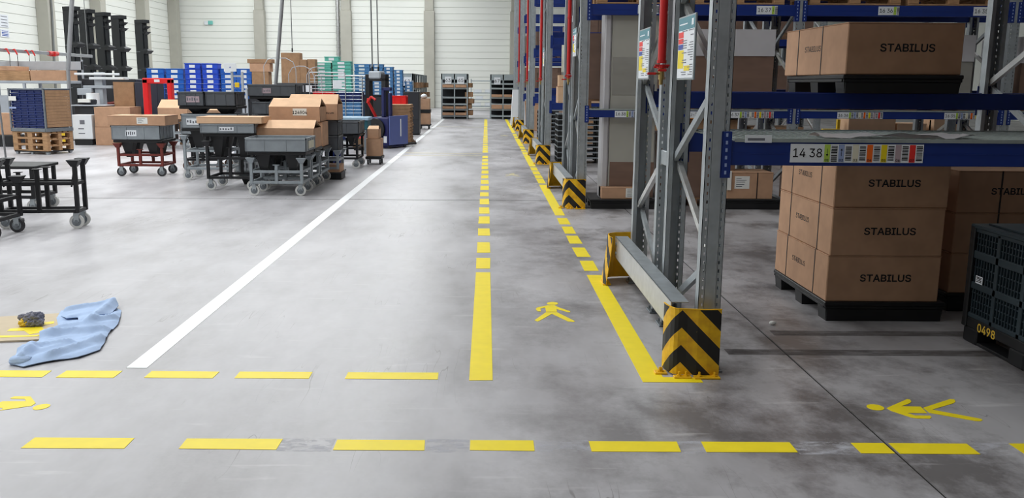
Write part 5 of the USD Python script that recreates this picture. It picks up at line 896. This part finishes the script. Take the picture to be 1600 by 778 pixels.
part(t, 'mast', [cb(-.58, .62, .02, -.44, .79, 1.90, .01), cb(-.06, .62, .02, .08, .79, 1.90, .01), cb(-.58, .62, 1.72, .08, .79, 1.80, .01), cb(-.58, .62, .10, .08, .79, .25, .01)], 'black_paint'); part(t, 'mast_cover', [cb(-.44, .57, 1.78, -.06, .82, 1.98, .03)], 'machine_grey'); part(t, 'handle', [cyl((-.02, .3, .80), (-.10, .1, 1.16), .04, 10), cyl((-.14, .1, 1.16), (-.02, .1, 1.32), .035, 10), cyl((-.02, .1, 1.32), (.12, .1, 1.24), .03, 10), cyl((-.14, .1, 1.16), (-.12, .1, 1.28), .03, 10)], 'red_handle')
part(t, 'fork', [cb(a, .9, .04, a + .16, 1.4, .10, .01) for a in (.02, .38)], 'black_paint'); part(t, 'wheel', [cyl((x, y, .06), (x + .06, y, .06), .06, 14) for x in (.03, .5) for y in (.1, .8)], 'wheel_dark')
t = thing('red_pallet_truck', 'red tool head with tan carton at the left foot of the stacker', 'tool', (-3.35, 22.6, 0)); part(t, 'carton_body', cb(0, 0, .08, .32, .4, .30, .006), 'cardboard_dull'); part(t, 'red_cover', [frustum(.17, .2, .30, .36, .42, .44, .22, .28)], 'red_handle'); part(t, 'foot', [cb(.02, .05, 0, .3, .35, .08, .01)], 'black_plastic')
sh = None
for i in range(12):
    lab = 'flattened carton bundle in the pile behind the stacker, %s from the bottom' % ordn(i); loc = (-2.88 + random.uniform(-.015, .015), 25.0, .06 + i * .086)
    if sh is None: sh = thing('flat_carton_bundle', lab, 'cardboard', loc, 0, 'flattened cartons behind the stacker'); part(sh, 'bundle', [cb(0, 0, k * .028, .80 - .012 * k, .85, k * .028 + .026, .003) for k in range(3)], 'cardboard_dull'); part(sh, 'top_sheet', cb(.01, .0, .0825, .78, .84, .0855, .001), 'cardboard_light')
    else: dup(sh, loc, 0, lab)
solo('wooden_skid', cb(-2.92, 24.98, .001, -2.02, 25.9, .058, .008), 'pallet_wood_dark', 'low wooden base under the flattened cartons behind the stacker', 'pallet')
t = thing('cabinet', 'plain black cabinet standing beside the white line behind the stacker', 'cabinet', (-2.70, 29.65, 0)); part(t, 'body', cb(0, 0, .03, .50, .7, 1.40, .008), 'cabinet_dark'); part(t, 'lower_door', cb(.01, -.012, .05, .49, 0, .50, .004), 'cabinet_dark'); part(t, 'upper_door', cb(.01, -.012, .51, .49, 0, 1.38, .004), 'cabinet_dark'); part(t, 'plinth', bx(.02, .02, 0, .48, .68, .03), 'black_plastic')
t = thing('platform_trolley', 'small trolley carrying two brown cartons right of the black cabinet', 'trolley', (-2.5, 33.6, 0)); part(t, 'deck', cb(0, 0, .12, .42, .7, .17, .006), 'black_plastic'); part(t, 'caster', [cyl((x, y, .06), (x + .03, y, .06), .06, 12) for x in (.04, .34) for y in (.1, .6)], 'wheel_dark'); part(t, 'caster_fork', [bx(x - .004, y - .02, .05, x + .034, y + .02, .122) for x in (.04, .34) for y in (.1, .6)], 'galvanized')
carton('carton', .38, .6, .42, 'brown carton on the small trolley, lower one', (-2.48, 33.65, .171)); solo('spacer_board', cb(-2.5, 33.63, .594, -2.08, 34.25, .72, .006), 'black_plastic', 'black tray between the two trolley cartons', 'tray'); carton('carton', .36, .6, .40, 'brown carton on the small trolley, upper one', (-2.47, 33.65, .721)); solo('white_helmet', trimesh.creation.icosphere(3, .12).apply_transform(np.diag([1, 1.2, .7, 1.])).apply_translation((-2.33, 33.95, 1.206)), 'white_plastic', 'small white rounded cap on top of the trolley cartons', 'cap', smooth=True)
# numbered shelves at the end of the aisle
def shelf(label, x, y, bays, w, deep, H, lv, nums, board=None, runs=1, goods_seed=0, sidegoods=False):
    t = thing('shelf_unit', label, 'shelf', (x, y, 0)); n = bays
    for i in range(n + 1):
        for j in range(runs + 1): part(t, 'post', cb(i * w - .03, j * deep, 0, i * w + .03, j * deep + .05, H, .004), 'shelf_grey')
    for z in lv: part(t, 'shelf_board', cb(0, .01, z - .08, n * w, runs * deep, z, .004), 'shelf_grey')
    part(t, 'top_board', cb(-.03, 0, H - .28, n * w + .03, .05, H, .006), 'shelf_grey'); part(t, 'roof_board', cb(-.03, .0, H - .02, n * w + .03, runs * deep + .05, H, .004), 'shelf_grey')
    part(t, 'back_panel', cb(0, .62 if runs == 1 else .9, .02, n * w, .64 if runs == 1 else .92, H - .03, .003), 'cabinet_dark')
    for i, s in enumerate(nums):
        if s: q = part(t, 'number_board', bx(i * w + .13 + (.03 if i == 0 else 0), -.02, H - .48, i * w + .47, -.004, H - .14), 'label_white', label='white board numbered ' + s); part(q, 'number', text(s, .155, (i * w + .305, -.0205, H - .31), wide=1.0, bold=False, depth=.002), 'print_black')
    return t
LVS = (.18, .49, .74, 1.06, 1.50, 1.72)
shelf('grey shelf unit with boards 63 and 65 at the end of the aisle', -2.15, 43.75, 2, .615, 1.0, 2.15, LVS, ('63', '65'), runs=2)
shelf('grey shelf unit with board 67 at the aisle end, right of 65', .21, 43.9, 2, .60, 1.0, 2.13, LVS, ('67', None), runs=2)
shelf('grey shelf unit with board 61, left of the white line end', -3.95, 36.0, 2, .52, 1.0, 2.06, LVS, (None, '61'), runs=8)
cg = 0
for ux, uy, w, who in ((-2.15, 43.75, .615, 'boards 63 and 65'), (.21, 43.9, .60, 'board 67')):
    for i in range(2):
        for z, h in ((.18, .13), (.49, .12), (1.50, .13)) if who[-1] != '7' else ((.49, .2), (1.06, .12)):
            carton('shelf_carton', w - .08, .5, h, 'shallow tan carton on the shelf with %s, %s bay, %s' % (who, ['left', 'right'][i], {.18: 'lowest shelf', .49: 'second shelf', 1.06: 'middle shelf', 1.50: 'upper shelf'}[z]), (ux + i * w + .04, uy - .06, z + .001), group='tan cartons on the numbered shelves', m='cardboard', flaps=False)
rr = random.Random(5); sc = None
for lv, z in enumerate(LVS[:5]):                  # goods sticking out of the aisle sides
    for k in range(7):
        lab = 'brown carton in the side of the long shelf 61, %s shelf, %s along' % (ordn(lv), ordn(k)); loc = (-3.22 + rr.uniform(-.03, .12), 36.5 + k * 1.05 + rr.uniform(-.1, .1), z + .001)
        if sc is None: sc = carton('shelf_carton', .38, .7, .22, lab, loc, group='brown cartons in the side of shelf 61', m='cardboard_dull', flaps=False)
        else: dup(sc, loc, rr.uniform(-4, 4), lab)
for lv, z in enumerate(LVS[:5]):
    for k in range(2):
        dup(sc, (-1.10 + rr.uniform(0, .12), 43.9 + k * .95, z + .001), rr.uniform(-4, 4), 'brown carton sticking out of the right side of shelf 65, %s shelf, %s' % (ordn(lv), ['front', 'rear'][k]), 'brown cartons in the side of shelf 65')
t = thing('goods_rack', 'low far rack with white bundles seen between shelves 65 and 67', 'rack', (-1.0, 58.0, 0))
for x in (0, 1.3, 2.6): part(t, 'post', cb(x, 0, 0, x + .06, .06, 2.0, .005), 'shelf_grey')
for z in (.30, .72, 1.14, 1.9): part(t, 'shelf_beam', cb(0, 0, z - .06, 2.66, .8, z, .005), 'shelf_grey')
for i, (x, z) in enumerate(((.15, .30), (.9, .30), (1.5, .72), (.3, .72), (.9, 1.14), (1.7, 1.14), (.2, 1.14), (1.9, .30))): bin_('white bundle on the low far rack, %s' % ['lowest shelf left', 'lowest shelf middle', 'middle shelf right', 'middle shelf left', 'top shelf middle', 'top shelf right', 'top shelf left', 'lowest shelf right'][i], -1.0 + x, 58.05, z + .001, .5, .5, .2, 'white_plastic', plate=None, name='bundle')
